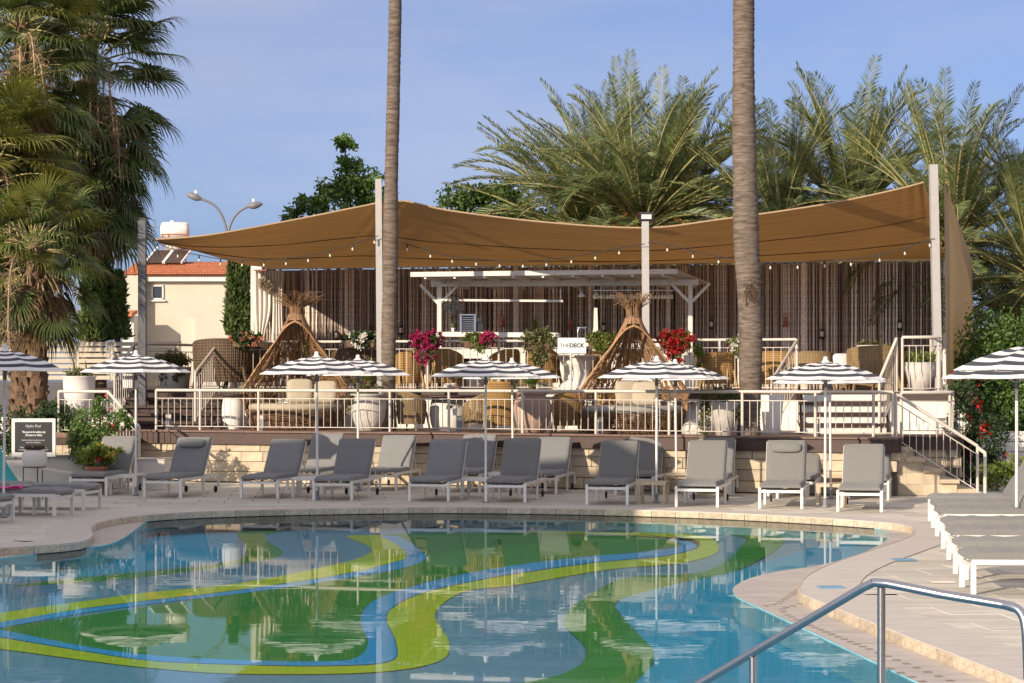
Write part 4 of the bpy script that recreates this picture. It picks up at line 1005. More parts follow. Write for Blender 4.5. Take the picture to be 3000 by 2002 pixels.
date_palm('date palm with orange crown base right of the tall steel post', 2795, 690, 52, 4.0, 100, 45, els=(-.5,1.4))
date_palm('yellowish date palm cut by the right edge', 3040, 800, 50, 3.6, 90, 46)
date_palm('low shaded date palm at right edge beneath the yellowish one', 2960, 950, 53, 3.0, 60, 47)
# ---------------------------------------------------------------- broadleaf trees
def tree(label, px, py, d, blobs, n, mt, size, group=None, zb=0):
    c = P(px, py, d); t = thing('leafy_tree', label, 'tree', (c.x, d, zb), group=group)
    bl_ = [(X(CX+bx,d), by, (c.z-zb)-bz*d/F, rx*d/F, ry*d/F, rz*d/F) for bx, by, bz, rx, ry, rz in blobs]
    link('crown', leaf_mesh('crown', M[mt], blob_pts(n, bl_, .35), size=size, aspect=.6), t)
    mb = MB().tube([(0,0,0),(.1,0,(c.z-zb)*.5),(0,0,(c.z-zb)*.95)], [.2,.15,.08], 8)
    for b in bl_: mb.tube([(0,0,(c.z-zb)*.6), (b[0]*.6,b[1]*.6,(c.z-zb)*.6+(b[2]-(c.z-zb)*.6)*.55), b[:3]], [.08,.05,.02], 5)
    part(mb, 'trunk', M['bark'], t)
    return t
tree('green leafy tree with a tall side shoot left of the slim palm', 1030, 590, 62, [(-20,0,-175,36,40,32),(-5,0,-110,45,40,36),(30,0,-60,70,60,45),(-20,0,-30,80,60,50),(-110,0,10,60,50,40),(-170,0,40,35,30,18),(60,0,20,80,60,70),(10,0,60,130,80,60)], 8200, 'leaf', (.10,.19), 'leafy trees behind the sail')
tree('round green tree behind the sail left of the big date palm', 1430, 610, 64, [(-60,0,-20,80,60,55),(30,0,-30,80,60,52),(100,0,20,80,60,50),(-170,0,20,45,40,26),(0,0,50,150,80,50)], 7500, 'leaf', (.10,.19), 'leafy trees behind the sail')
tree('distant leafy mass under the right date palms', 2420, 720, 64, [(0,0,0,380,90,110),(-200,0,-10,150,70,80),(250,0,-20,160,80,80)], 8000, 'leaf_d', (.12,.22), 'leafy trees behind the sail')
tree('dark shrubs behind the fan palm trunks at the left', 60, 930, 62, [(0,0,0,90,60,60),(90,0,20,60,50,40)], 3500, 'leaf_d', (.10,.18), 'leafy trees behind the sail')
# cypresses
def cypress(label, cols, d, zb, n, group='cypress trees by the house'):
    t = thing('cypress', label, 'cypress', (X(cols[0][0],d), d, zb), group=group)
    pts = []
    for (px, hw, ytop, ybot) in cols:
        k = n//len(cols); zt_, zbb = Zp(ytop,d), Zp(ybot,d); f = RNG.uniform(0,1,k); rad = hw*d/F*np.clip((1-f)**.45*1.05,0,1)*(.85+.15*np.sin(f*9)); az = RNG.uniform(0,2*math.pi,k)
        tuft = RNG.uniform(.72,1.08,k); x = X(px,d)-t.location[0]+rad*tuft*np.cos(az); y = rad*tuft*np.sin(az); pts.append(np.stack([x,y,zbb+(zt_-zbb)*f-zb],1))
        part(MB().tube([(X(px,d)-t.location[0],0,0),(X(px,d)-t.location[0],0,(zt_-zb)*.9)], [.14,.03], 6), 'trunk', M['bark'], t)
    link('foliage', leaf_mesh('foliage', M['cypress'], np.vstack(pts), .45, (.14,.30), up=1.0, aspect=.35), t)
cypress('slender pair of cypress columns right of the cream house', [(683,21,738,985),(715,19,765,985)], 70, 1.5, 9000)
cypress('wide bushy cypress in front of the white slat fence at the left', [(262,26,800,1000),(300,34,770,1000),(345,28,810,995)], 57, 1.6, 11000)
# hedge on the right
bush('hedge', 'tall glossy green hedge behind the right umbrellas', 'hedge', (X(2930,43),43.5,0),
     [(.0,.3,2.6,.85,.7,1.0),(-.35,.2,1.6,.5,.6,1.1),(.5,.2,1.5,.7,.6,1.2),(.1,0,.9,.8,.6,.8),(1.2,.3,2.2,.8,.7,1.6)], 17000, 'leaf', (.07,.15))
bush('hedge', 'sunlit yellow green hedge top beside the side sail', 'hedge', (X(2960,44.8),45,0), [(.0,0,2.7,.9,.5,.62),(.9,0,2.6,.8,.5,.8)], 5500, 'leaf_y', (.06,.12))
bush('bougainvillea', 'bougainvillea with dark red flowers right of the stone stair', 'shrub', (X(2865,40.6),40.8,0),
     [(-.25,0,1.15,.35,.4,.6),(.2,0,.95,.45,.4,.6),(.1,-.1,.4,.55,.4,.35),(-.2,0,1.9,.3,.3,.5)], 5200, 'leaf_d', (.06,.11), extra=(('flowers','red',230,(.06,.09)),))
bush('ground_shrub', 'low bright green shrub at the foot of the red bougainvillea', 'shrub', (X(2925,39.6),39.6,0), [(0,0,.28,.5,.3,.28),(.45,0,.4,.35,.3,.35)], 2600, 'leaf_y', (.05,.1))
bush('ground_shrub', 'dark leafy shrub under the fan palm left of the notice board', 'shrub', (X(20,42.5),42.5,0), [(0,0,1.1,.75,.4,.5),(.9,.1,1.35,.5,.4,.35),(-.3,0,.6,.6,.3,.6)], 4200, 'leaf_d', (.06,.12))
bush('ground_shrub', 'dark leafy shrub behind the notice board', 'shrub', (X(120,42.9),42.9,0), [(0,0,1.0,.6,.4,.5),(.35,0,1.3,.35,.3,.4)], 3400, 'leaf_d', (.06,.12))
# ================================================================ loungers
def make_lounger(pillow=False, recl=57, W=.74, fab='cushion', flat=False):
    t = thing('sun_lounger', '', 'sun lounger'); wm_ = M['white_metal']
    L = 1.92; hz = .33
    for s_ in (-1, 1):
        part(MB().box((s_*(W/2-.02), .025, hz/2), (.045,.05,hz)), 'leg', wm_, t)
        part(MB().beam((s_*(W/2-.02), 1.12, hz), (s_*(W/2-.02), 1.12, 0), .04, .055), 'leg', wm_, t)
        part(MB().box((s_*(W/2-.02), L-.03, hz/2+.05), (.04,.045,hz-.1)), 'leg', wm_, t)
        wh = MB(); wh.lathe([(.03,-.012),(.062,-.014),(.062,.014),(.03,.012)], seg=12); 
        wh.v = [(s_*(W/2-.07)+v[2], L-.04+v[0], .064+v[1]) for v in wh.v]; part(wh, 'wheel', M['rubber'], t)
        part(MB().box((s_*(W/2-.02), L/2, hz-.005), (.042, L-.02, .05)), 'side_rail', wm_, t)
    part(MB().box((0,.03,hz-.045), (W-.08,.035,.045)), 'foot_bar', wm_, t)
    part(MB().box((0,L-.03,hz-.01), (W-.08,.035,.04)), 'head_bar', wm_, t)
    ws = MB()
    for k in range(5): ws.tube([(-W/2+.04,.12+k*.22,hz),(0,.12+k*.22,hz-.055),(W/2-.04,.12+k*.22,hz)], .008, 4)
    part(ws, 'webbing', M['lamp_metal'], t)
    cw, ct_ = W-.06, .085
    def slab(y0, y1, z0, tf=None, sag=0.0, seed=0):
        mb = MB(); nu, nv = 10, 12; r_ = random.Random(seed)
        rows = []
        prof = [(-.5,0),(-.5,.35),(-.49,.7),(-.46,.95),(-.40,1.0)]+[(x/10,1.02) for x in (-2,0,2)]+[(.40,1.0),(.46,.95),(.49,.7),(.5,.35),(.5,0)]
        for j in range(nv+1):
            v = j/nv; y = y0+(y1-y0)*v; e = min(1, .80+2.2*min(v,1-v)*2) if True else 1
            e = 1-.35*max(0,1-min(v,1-v)*12)**2
            for (px, pz) in prof:
                zz = pz*ct_*e*(1-.12*abs(math.sin(v*math.pi*3))**8*0)
                wz = (.005*math.sin(v*23+px*3+seed)+.004*math.sin(v*41-px*9+seed*2))*(pz>.5)-.006*(pz>.9)*math.exp(-((v-.5)*30)**2)
                rows.append(Vector((px*cw*(1-.02*(1-e)), y, z0+zz+wz-sag*math.sin(math.pi*(px+.5))*(1-v*.3))))
        if tf: rows = [tf(v) for v in rows]
        n = len(prof); mb.add(rows, [(j*n+i, j*n+i+1, (j+1)*n+i+1, (j+1)*n+i) for j in range(nv) for i in range(n-1)], 0, True)
        mb.add([rows[i] for i in range(n)], [tuple(range(n))], 0); mb.add([rows[nv*n+i] for i in range(n)], [tuple(range(n))[::-1]], 0)
        mb.add([rows[0], rows[n-1], rows[nv*n+n-1], rows[nv*n]], [(0,1,2,3)], 0)
        return mb
    yh = 1.16
    part(slab(-.02, yh, hz+.02, sag=.025, seed=1), 'seat_cushion', M[fab], t)
    an = math.radians(0 if flat else recl); bl_ = .80
    def tf(v):
        y, z = v.y-yh, v.z-(hz+.03); return Vector((v.x, yh+y*math.cos(an)-z*math.sin(an), hz+.03+y*math.sin(an)+z*math.cos(an)))
    b_ = slab(yh+.01, yh+bl_, hz+.03, tf, seed=2); part(b_, 'back_cushion', M[fab], t)
    fr = MB()
    for s_ in (-1, 1):
        a = tf(Vector((s_*(W/2-.035), yh, hz+.015))); c = tf(Vector((s_*(W/2-.035), yh+bl_-.01, hz+.015))); fr.beam(a, c, .028, .028)
        if not flat:
            mid_ = tf(Vector((s_*(W/2-.05), yh+.45, hz))); fr.tube([mid_, (s_*(W/2-.05), 1.74, hz)], .009, 5)
    a = tf(Vector((-W/2+.035, yh+bl_-.01, hz+.015))); c = tf(Vector((W/2-.035, yh+bl_-.01, hz+.015))); fr.beam(a, c, .028, .028)
    part(fr, 'back_frame', wm_, t)
    if pillow:
        mb = MB(); mb.ball((0,0,0), 1, 14, 8)
        def pw_(x): return math.copysign(abs(x)**.6, x)
        mb.v = [tf(Vector((pw_(v[0])*.27, yh+bl_-.17+pw_(v[1])*.095, hz+.15+v[2]*.05))) for v in mb.v]
        part(mb, 'headrest_pillow', M[fab], t)
    return t
def remove_tree(o):
    for c in list(o.children): remove_tree(c)
    bpy.data.objects.remove(o)
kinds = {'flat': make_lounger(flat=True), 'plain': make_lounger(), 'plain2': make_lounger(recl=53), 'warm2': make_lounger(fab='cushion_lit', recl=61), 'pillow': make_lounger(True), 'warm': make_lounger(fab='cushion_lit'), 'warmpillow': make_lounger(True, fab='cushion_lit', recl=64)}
used = set()
def put(kind, c, rz, label, group):
    o = kinds[kind]
    if kind in used: o = dup(o, c, rz)
    else: used.add(kind); o.location = c; o.rotation_euler = (0,0,rz)
    o['label'] = label; o['group'] = group; o['category'] = 'sun lounger'; return o
R10 = -math.radians(12)
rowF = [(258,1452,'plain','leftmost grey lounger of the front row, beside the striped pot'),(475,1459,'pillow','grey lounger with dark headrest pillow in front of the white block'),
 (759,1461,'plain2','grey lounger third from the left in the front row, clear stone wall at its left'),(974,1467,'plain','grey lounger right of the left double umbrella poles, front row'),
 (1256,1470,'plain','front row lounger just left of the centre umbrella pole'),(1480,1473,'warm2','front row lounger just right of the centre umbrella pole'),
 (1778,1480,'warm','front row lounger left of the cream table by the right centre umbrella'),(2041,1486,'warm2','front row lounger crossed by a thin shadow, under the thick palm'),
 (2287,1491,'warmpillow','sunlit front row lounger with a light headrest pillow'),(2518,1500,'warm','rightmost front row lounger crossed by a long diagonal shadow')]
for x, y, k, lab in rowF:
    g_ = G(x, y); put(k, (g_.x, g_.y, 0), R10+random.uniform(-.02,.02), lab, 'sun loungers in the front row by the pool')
rowB = [(890,1436,'plain','back row lounger half hidden behind the fourth front lounger'),(1108,1439,'plain2','back row lounger with clear view between two front loungers left of centre'),
 (1352,1443,'plain','dark back row lounger directly behind the centre umbrella pole'),(1575,1449,'plain2','dark back row lounger right of the centre umbrella with free side'),
 (1858,1452,'warm','back row lounger behind the cream table with shadow across its back'),(2075,1462,'warm','back row lounger behind the thin shadow lounger by the thick palm'),
 (2335,1462,'warm','back row lounger behind the sunlit pillow lounger'),(2545,1466,'warm2','back row lounger next to the stone stair, behind the rightmost one')]
for x, y, k, lab in rowB:
    g_ = G(x, y); put(k, (g_.x, g_.y+.05, 0), R10+random.uniform(-.02,.02), lab, 'sun loungers in the back row by the wall')
for x, y, lab in ((12,1531,'nearest of the three loungers cut by the left edge, foot end only'),(190,1509,'middle one of the three loungers at the left edge, above the pool corner'),(273,1492,'farthest of the three loungers at the left edge')):
    g_ = G(x, y); put('flat', (g_.x, g_.y, 0), math.radians(79), lab, 'loungers at the left edge seen from their foot ends')
ords = ['nearest','second nearest','third nearest','fourth nearest','fourth farthest'][:4]+['third farthest','second farthest','farthest']
dd_ = [21.1,22.55,24.3,25.9,28.0,29.6,31.0]
names_ = ['nearest','second nearest','third nearest','middle','third farthest','second farthest','farthest']
for d_, nm in zip(dd_, names_):
    put('warm', (4.65+.17*(d_-21), d_, 0), math.radians(-93), nm+' of the seven loungers stacked along the right edge', 'loungers in a line along the right edge')
# pink towel and book at the left edge
g_ = G(40, 1520)
tw = single(MB().grid(lambda u, v: Vector((u*.55-.3, v*.35-.15, .018+.012*math.sin(u*9+v*7))), 12, 8).box((0,0,.005),(.5,.3,.012)), 'towel', M['pink_towel'], 'pink towel folded on the nearest left edge lounger', 'towel', (X(14,32.5), 32.6, .435))
bk_ = thing('book', 'thin pale book lying on the middle left edge lounger', 'book', (X(62,33.1), 33.05, .437)); part(MB().box((0,0,.012),(.30,.22,.016)), 'pages', M['ink'], bk_); part(MB().box((0,0,.024),(.32,.23,.005)), 'cover', M['wetledge'], bk_)
# ================================================================ side tables
def make_table(S=.52, Hh=.36, mt='white_metal'):
    t = thing('side_table', '', 'side table')
    sl = MB().box((0,0,0), (S,.052,.02)).mesh('slat', M[mt])
    for k in range(7): inst('slat', sl, t, (0,-S/2+.05+k*(S-.1)/6,Hh-.005))
    part(MB().box((0,-S/2+.012,Hh-.025),(S,.024,.05)).box((0,S/2-.012,Hh-.025),(S,.024,.05)), 'apron', M[mt], t)
    for sx in (-1,1):
        for sy in (-1,1): part(MB().box((sx*(S/2-.03),sy*(S/2-.03),Hh/2-.02),(.045,.045,Hh-.04)), 'leg', M[mt], t)
    return t
tab = make_table(); tabt = make_table(.50,.38,'cream_slat'); tused = [False, False]
for x, y, k, lab in ((372,1447,0,'white side table by the pole of the leftmost front umbrella'),(905,1456,0,'side table under the left centre umbrella pole'),(1400,1458,0,'side table at the foot of the centre umbrella pole'),
                     (1914,1475,1,'cream slatted side table in the sun at the right centre umbrella'),(2436,1482,1,'cream slatted side table between the pillow lounger and the last lounger'),
                     (1988,1447,1,'small side table of the back row near the thick palm'),(2440,1451,1,'side table of the back row behind the far right umbrella pole'),(1478,1440,0,'side table of the back row right of the centre umbrella'),(80,1505,0,'side table between the left edge loungers')):
    g_ = G(x, y); o = (tab, tabt)[k]
    if tused[k]: o = dup(o, (g_.x, g_.y, 0), R10)
    else: tused[k] = True; o.location = (g_.x, g_.y, 0); o.rotation_euler = (0,0,R10)
    o['label'] = lab; o['group'] = 'low side tables between the loungers'; o['category'] = 'side table'
# ================================================================ umbrellas
def make_umbrella(R=1.0, rise=.30, seed=0):
    t = thing('umbrella', '', 'umbrella'); rz_ = 2.2; N = 8
    part(MB().tube([(0,0,.02),(0,0,rz_+rise-.02)], .021, 10), 'pole', M['steel'] if False else M['white_metal'], t)
    part(MB().lathe([(.001,0),(.06,0),(.06,.02),(.034,.03),(.030,.16),(.001,.16)], seg=20), 'base', M['bollard'], t)
    part(MB().lathe([(.028,0),(.034,.03),(.03,.14),(.022,.18)], (0,0,rz_-.14), 10), 'runner', M['lamp_metal'], t)
    nb = 9; steps = [i/nb for i in range(nb+1)]; sub = 4; mb = MB(); rnd = random.Random(seed)
    def pt(f, k, s_):   # f radial 0..1, k gore index, s_ 0..1 across the gore
        a0, a1 = 2*math.pi*k/N, 2*math.pi*(k+1)/N
        r0 = Vector((math.cos(a0), math.sin(a0), 0)); r1 = Vector((math.cos(a1), math.sin(a1), 0)); q = r0.lerp(r1, s_)
        fr = f*(R*(1+.0)); scal = 1-.055*4*s_*(1-s_)*f   # scalloped hem
        z = rise*(1-f**1.75)-.022*4*s_*(1-s_)*math.sin(math.pi*min(f,1)*.9)
        return Vector((q.x*fr*scal, q.y*fr*scal, rz_+z))
    for b in range(nb):
        for k in range(N):
            for h in range(2):
                f0, f1 = steps[b]+(steps[b+1]-steps[b])*h/2, steps[b]+(steps[b+1]-steps[b])*(h+1)/2
                for s_ in range(sub):
                    vs = [pt(f0,k,s_/sub), pt(f1,k,s_/sub), pt(f1,k,(s_+1)/sub), pt(f0,k,(s_+1)/sub)]
                    mb.add(vs, [(0,1,2,3)], 0 if b % 2 == 0 else 1, False)
    cn = mb.mesh('canopy', [M['stripe_white'], M['stripe_dark']]); link('canopy', cn, t)
    rm = MB().tube([(.03,0,rise-.01),(R*.5,0,rise*(1-.5**1.75)-.02),(R*.985,0,-.012)], .008, 4).mesh('rib', M['white_metal'])
    stm = MB().tube([(.03,0,-.05),(R*.5,0,rise*(1-.5**1.75)-.022)], .006, 4).mesh('strut', M['white_metal'])
    for k in range(N):
        rb = inst('rib', rm, t, (0,0,rz_), (0,0,2*math.pi*k/N)); inst('strut', stm, t, (0,0,rz_), (0,0,2*math.pi*k/N))
    part(MB().lathe([(.075,-.012),(.07,.0),(.045,.03),(.035,.055),(.04,.07),(.028,.09),(.001,.095)], (0,0,rz_+rise), 12), 'finial', M['white_metal'], t)
    return t
um = make_umbrella(); ufirst = [True]
U = [(10,32.0,1086,1.0,'striped umbrella cut by the left edge of the photo'),(398,38.0,1091,1.03,'striped umbrella second from the left, in front of the dark square post'),
 (930,36.7,1096,1.04,'front striped umbrella before the left wicker pod'),(1049,39.6,1100,1.06,'striped umbrella just behind and right of the left pod umbrella'),
 (1423,36.0,1104,1.0,'front striped umbrella at the centre below the green basket'),(1503,39.4,1108,1.0,'striped umbrella behind and right of the centre one'),
 (1923,35.8,1108,1.05,'front striped umbrella before the right wicker pod'),(1982,39.0,1112,1.05,'striped umbrella behind and right of the right pod umbrella'),
 (2417,34.6,1112,1.02,'front striped umbrella before the wide timber stair'),(2434,37.0,1121,1.05,'striped umbrella directly behind the wide stair umbrella'),
 (2978,28.0,1110,1.02,'striped umbrella at the right edge whose pole meets a lounger'),(3040,25.2,1085,1.05,'nearest striped umbrella cut by the right edge')]
for i, (x, d, ry, R_, lab) in enumerate(U):
    z = Zp(ry, d)/2.2
    if i == 0: o = um
    else: o = dup(um, (0,0,0))
    o.location = (X(x,d), d, 0); o.rotation_euler = (random.uniform(-.012,.012), random.uniform(-.012,.012), random.uniform(-.35,.35)); o.scale = (R_, R_, z)
    o['label'] = lab; o['group'] = 'striped umbrellas over the loungers'; o['category'] = 'umbrella'
# ================================================================ wicker pods
def pod(label, px, ctr_d, width, ytop, seed, plume_w):
    rnd = random.Random(seed); d = ctr_d; R0 = width/2*d/F
    t = thing('wicker_pod', label, 'daybed', (X(px,d), d, ZL), group='rattan teepee daybeds on the lower deck')
    Hk = Zp(ytop, d)-ZL       # height of the knot
    za = Hk-.16; KZ = Hk/2.26
    def rad(z):
        return R0*float(np.interp(z/KZ, (0,.3,.83,1.1,1.47,1.74,1.98,2.12,2.26,2.4), (.90,1.0,1.03,.85,.60,.40,.28,.20,.15,.15)))
    def half(z):
        if z < .42: return 0
        g_ = (z-.42)/(za-.42)
        if g_ >= 1: return 0
        return math.radians(84)*(1-g_**5)**.5
    # dense base weave
    mb = MB()
    for k in range(12):
        z = .03+k*.034; n_ = 44
        mb.tube([((rad(z)+.018*math.sin(i*math.pi*2*11/44*1.0+k*1.7))*math.sin(2*math.pi*i/n_), -(rad(z)+.018*math.sin(i*2.2+k*1.7))*math.cos(2*math.pi*i/n_), z+.012*math.sin(i*1.9+k)) for i in range(n_+1)], .011, 4)
    for k in range(90):
        a = 2*math.pi*k/90+rnd.uniform(-.02,.02); b = a+rnd.uniform(-.09,.09)
        mb.tube([(rad(.0)*math.sin(a),-rad(0)*math.cos(a),0),(rad(.2)*math.sin((a+b)/2)*1.01,-rad(.2)*math.cos((a+b)/2)*1.01,.2),(rad(.44)*math.sin(b),-rad(.44)*math.cos(b),.44)], .012, 4, caps=False)
    part(mb, 'base_weave', M['cane_d'], t, kind='stuff')
    # ribs up to the knot
    mb = MB()
    for k in range(170):
        a = 2*math.pi*k/170+rnd.uniform(-.02,.02); a = (a+math.pi) % (2*math.pi)-math.pi; seg = []
        tw_ = rnd.uniform(-.12,.12)
        for i in range(17):
            z = .40+(Hk-.40)*i/16; aa = a+tw_*math.sin(i*.5)
            ok = abs(aa) > half(z)
            if ok: seg.append(Vector((rad(z)*math.sin(aa), -rad(z)*math.cos(aa), z)))
            if (not ok or i == 16):
                if len(seg) > 1: mb.tube(seg, .0095, 4, caps=False, m=rnd.choice((0,0,1)))
                seg = []
    part(mb, 'ribs', [M['cane'], M['cane_d']], t, kind='stuff')
    # horizontal weavers round the back
    mb = MB()
    for z in [.46,.50,.54,.60,.66,.72,.78,.84]+[.95+.16*i for i in range(int((Hk-1.2)/.16))]:
        h_ = half(z)+.02; n_ = 30
        mb.tube([(rad(z)*1.005*math.sin(h_+(2*math.pi-2*h_)*i/n_), -rad(z)*1.005*math.cos(h_+(2*math.pi-2*h_)*i/n_), z+.012*math.sin(i*2.1)) for i in range(n_+1)], .008, 4)
    for q in range(420):
        z = rnd.uniform(.45,1.9); a = rnd.uniform(1.2, 5.08); mb.tube([(rad(z)*math.sin(a),-rad(z)*math.cos(a),z),(rad(z+.1)*math.sin(a+.12*rnd.choice((-1,1))),-rad(z+.1)*math.cos(a+.05),z+.12)], .008, 3, caps=False)
    part(mb, 'weavers', M['cane'], t, kind='stuff')
    # thick arch rim
    rim = []
    zs = [.42+(za-.42)*(1-(1-i/30)**2) for i in range(31)]
    for z in zs: 
        h_ = half(max(z,.4201)); rim.append(Vector((-(rad(z)+.02)*math.sin(h_), -(rad(z)+.02)*math.cos(h_), z)))
    rim2 = [Vector((-p.x, p.y, p.z)) for p in rim]; arc = smooth_curve(rim[:-1]+[rim[-1]+Vector((0,0,.02))]+rim2[:-1][::-1], 2)
    mb = MB()
    for o_ in (0, .035): mb.tube([p*1+Vector((0,-o_,-o_*.5)) for p in arc], .017, 6)
    part(mb, 'arch_rim', M['cane'], t)
    part(MB().lathe([(.145*R0,-.04),(.158*R0,0),(.145*R0,.04)], (0,0,Hk), 14), 'knot_band', M['cane_d'], t)
    # plume of loose cane ends
    mb = MB()
    for k in range(95):
        a = rnd.uniform(0,2*math.pi); s = rnd.uniform(.5,1); o_ = Vector((math.sin(a),-math.cos(a),0)); h_ = rnd.uniform(.28,.52)
        tip = o_*(.1+plume_w*s)+Vector((rnd.gauss(0,.05),rnd.gauss(0,.05),Hk+h_)); mb.tube([o_*.13+Vector((0,0,Hk-.05)), o_*(.14)+Vector((0,0,Hk+.15)), o_*(.1+plume_w*s*.45)+Vector((0,0,Hk+h_*.7)), tip, tip+o_*.10+Vector((rnd.gauss(0,.03),0,rnd.uniform(-.08,.06)))], [.009,.009,.008,.006,.004], 4, caps=False, m=rnd.choice((0,0,1)))
    part(mb, 'cane_plume', [M['cane'], M['cane_d']], t, kind='stuff')
    sc = MB().lathe([(.001,.40),(R0*.90,.40),(R0*.95,.44),(R0*.95,.52),(R0*.88,.56),(.001,.57)], seg=36); part(sc, 'mattress', M['linen' if seed == 1 else 'greyseat'], t)
    return t, R0
pd1, R1 = pod('left rattan teepee pod with wild bushy cane top, beige mattress', 868, 45.0, 292, 922, 1, .42)
pd2, R2 = pod('right rattan teepee pod with neat cane plume, grey mattress', 1855, 41.6, 304, 933, 2, .20)
def cushion(label, loc, wdt, h, rx, rz, mt='linen', cat='cushion'):
    mb = MB(); mb.ball((0,0,0), 1, 20, 10)
    def q(x, e): return math.copysign(abs(x)**e, x)
    vs = []
    for v in mb.v:
        x, y, z = v; r = max(abs(x), abs(y)); vs.append((q(x,.45)*wdt/2, z*.085*(1-.5*r**4), q(y,.45)*h/2))
    mb.v = vs
    o = single(mb, 'cushion', M[mt], label, cat, loc, rz=rz); o.rotation_euler = (rx, 0, rz); o['group'] = 'loose cushions on the pods and chairs'; return o
cushion('plain beige square cushion standing in the left pod', (X(880,44.7),44.6,ZL+.57+.27), .58, .54, -.22, .05)
cushion('beige cushion with woven shadow stripes, right one in the left pod', (X(955,44.6),44.5,ZL+.57+.25), .52, .50, -.25, -.12)
cushion('beige cushion on the left in the right pod', (X(1838,41.5),41.4,ZL+.57+.25), .52, .50, -.25, .15)
cushion('beige cushion leaning over the other in the right pod', (X(1888,41.4),41.15,ZL+.57+.24), .54, .50, -.3, -.1)
# ================================================================ wicker armchairs
def chair_mesh_parts(kind):
    """tub: low curved back; high: straight tall back; box: square rattan; round: big round back"""
    p = {}
    Hs = .40
    if kind == 'tub': a0, hgt, rx, ry, tp_ = 150, .80, .32, .32, .22
    elif kind == 'high': a0, hgt, rx, ry, tp_ = 80, 1.02, .31, .30, .05
    elif kind == 'round': a0, hgt, rx, ry, tp_ = 160, .85, .52, .46, .10
    else: a0, hgt, rx, ry, tp_ = 150, .74, .34, .32, .05
    A_ = math.radians(a0)
    def fn(u, v, o=0.0):
        a = -A_+2*A_*u; top = hgt-tp_*abs(math.sin(a/2))**2*1.3; z = .14+(top-.14)*v
        k = .86+.14*math.sin(v*math.pi*.6); r_ = (rx-o)*k
        return Vector((math.sin(a)*r_, -math.cos(a)*(ry-o)*k*(1 if kind!='box' else 1), z))
    mb = MB().grid(lambda u, v: fn(u, v), 40, 10).grid(lambda u, v: fn(u, v, .03), 40, 10)
    p['shell'] = mb
    rib = MB()
    for i in range(45):
        u = (i+.5)/45; rib.tube([fn(u, v/5)*1.0+Vector((0,0,0)) for v in range(6)], .0085, 4, caps=False)
    p['weave_ribs'] = rib
    p['rim'] = MB().tube([fn(i/24, 1, .015)+Vector((0,0,.005)) for i in range(25)], .022, 6)
    p['seat'] = MB().lathe([(.001,Hs),(rx*.88,Hs),(rx*.92,Hs-.04),(rx*.88,Hs-.07)], seg=20, sy=ry/rx)
    p['legs'] = [MB().beam((sx*rx*.72, sy*ry*.72, Hs), (sx*rx*.9, sy*ry*.9, 0), .04, .04) for sx in (-1,1) for sy in (-1,1)]
    return p
CH = {}
def chair(kind, label, px, d, rz, mt=WICK, z=ZL, s=1.0, group='wicker armchairs on the deck', dx=0):
    key = (kind, mt.name)
    if key not in CH:
        p = chair_mesh_parts(kind)
        CH[key] = {k: (v.mesh(k, mt) if k != 'legs' else [x.mesh('leg', mt) for x in v]) for k, v in p.items()}
    t = thing('wicker_chair', label, 'armchair', (X(px,d)+dx, d, z), rz, group); t.scale = (s,s,s)
    for k, me in CH[key].items():
        if k == 'legs':
            for m_ in me: inst('leg', m_, t, (0,0,0))
        else: 
            o = inst(k, me, t, (0,0,0))
            if k == 'weave_ribs': o['kind'] = 'stuff'
    return t
# lower deck (back of the chair is local -Y, so rz=0 shows its back to the camera)
chair('tub', 'brown shaded wicker chair right beside the slim palm trunk', 1205, 43.6, -.5, WICKT)
chair('tub', 'wicker chair whose side is in shade left of the tall honey chair', 1398, 43.5, 1.2, WICKT)
chair('high', 'tall backed honey wicker chair turned away, behind the centre umbrella pole', 1466, 42.4, .1)
chair('tub', 'bright honey wicker chair turned away left of the right pod', 1662, 42.2, -.15)
chair('tub', 'honey wicker chair behind the right pod seen through its canes', 1780, 43.6, .2)
chair('tub', 'reddish brown wicker chair back behind the left pod mattress', 770, 46.2, .3, WICKT)
# upper deck
chair('tub', 'honey chair on the upper deck right of the slim palm', 1195, 46.6, .3, WICK, ZU, 1.1)
chair('tub', 'honey chair under the magenta flower basket', 1312, 46.8, -.3, WICK, ZU, 1.15)
chair('tub', 'honey chair with splayed legs behind the centre umbrella', 1475, 46.4, .6, WICK, ZU, 1.15)
chair('tub', 'honey chair behind the big leafy basket left of the sign', 1590, 46.2, -.4, WICK, ZU, 1.2)
chair('tub', 'honey chair in the shade under the basket right of the sign', 1745, 46.0, .4, WICK, ZU, 1.1)
chair('tub', 'honey chair seen through the arch of the right pod', 1850, 45.6, 0, WICK, ZU, 1.05)
chair('box', 'square honey rattan chair left of the thick palm trunk', 2105, 44.4, .2, WICK, ZU, 1.1)
chair('round', 'honey lounge chair just right of the thick palm trunk', 2275, 45.6, -.2, WICK, ZU)
chair('round', 'round straw wicker armchair behind the umbrella before the stair', 2372, 45.5, .1, WICKT, ZU, 1.0)
chair('round', 'wide straw wicker armchair in the middle of the right platform', 2560, 44.6, 0, WICKT, ZU, 1.12)
chair('round', 'straw wicker armchair half hidden by the right stair railing', 2630, 46.2, .1, WICKT, ZU, 1.0)
chair('round', 'large dark wicker armchair at the left end behind the railing', 655, 47.2, .0, WICKD, ZU, 1.35)
chair('round', 'large dark wicker armchair between railing and left pod', 735, 48.0, .1, WICKD, ZU, 1.3)
chair('round', 'dark wicker armchair under the white flower box', 1045, 46.8, 0, WICKD, ZU, 1.1)
cushion('grey white pillow lying against the far round armchair', (X(2465,45.3),45.0,ZU+.62), .5, .42, -.3, .3, 'ink')
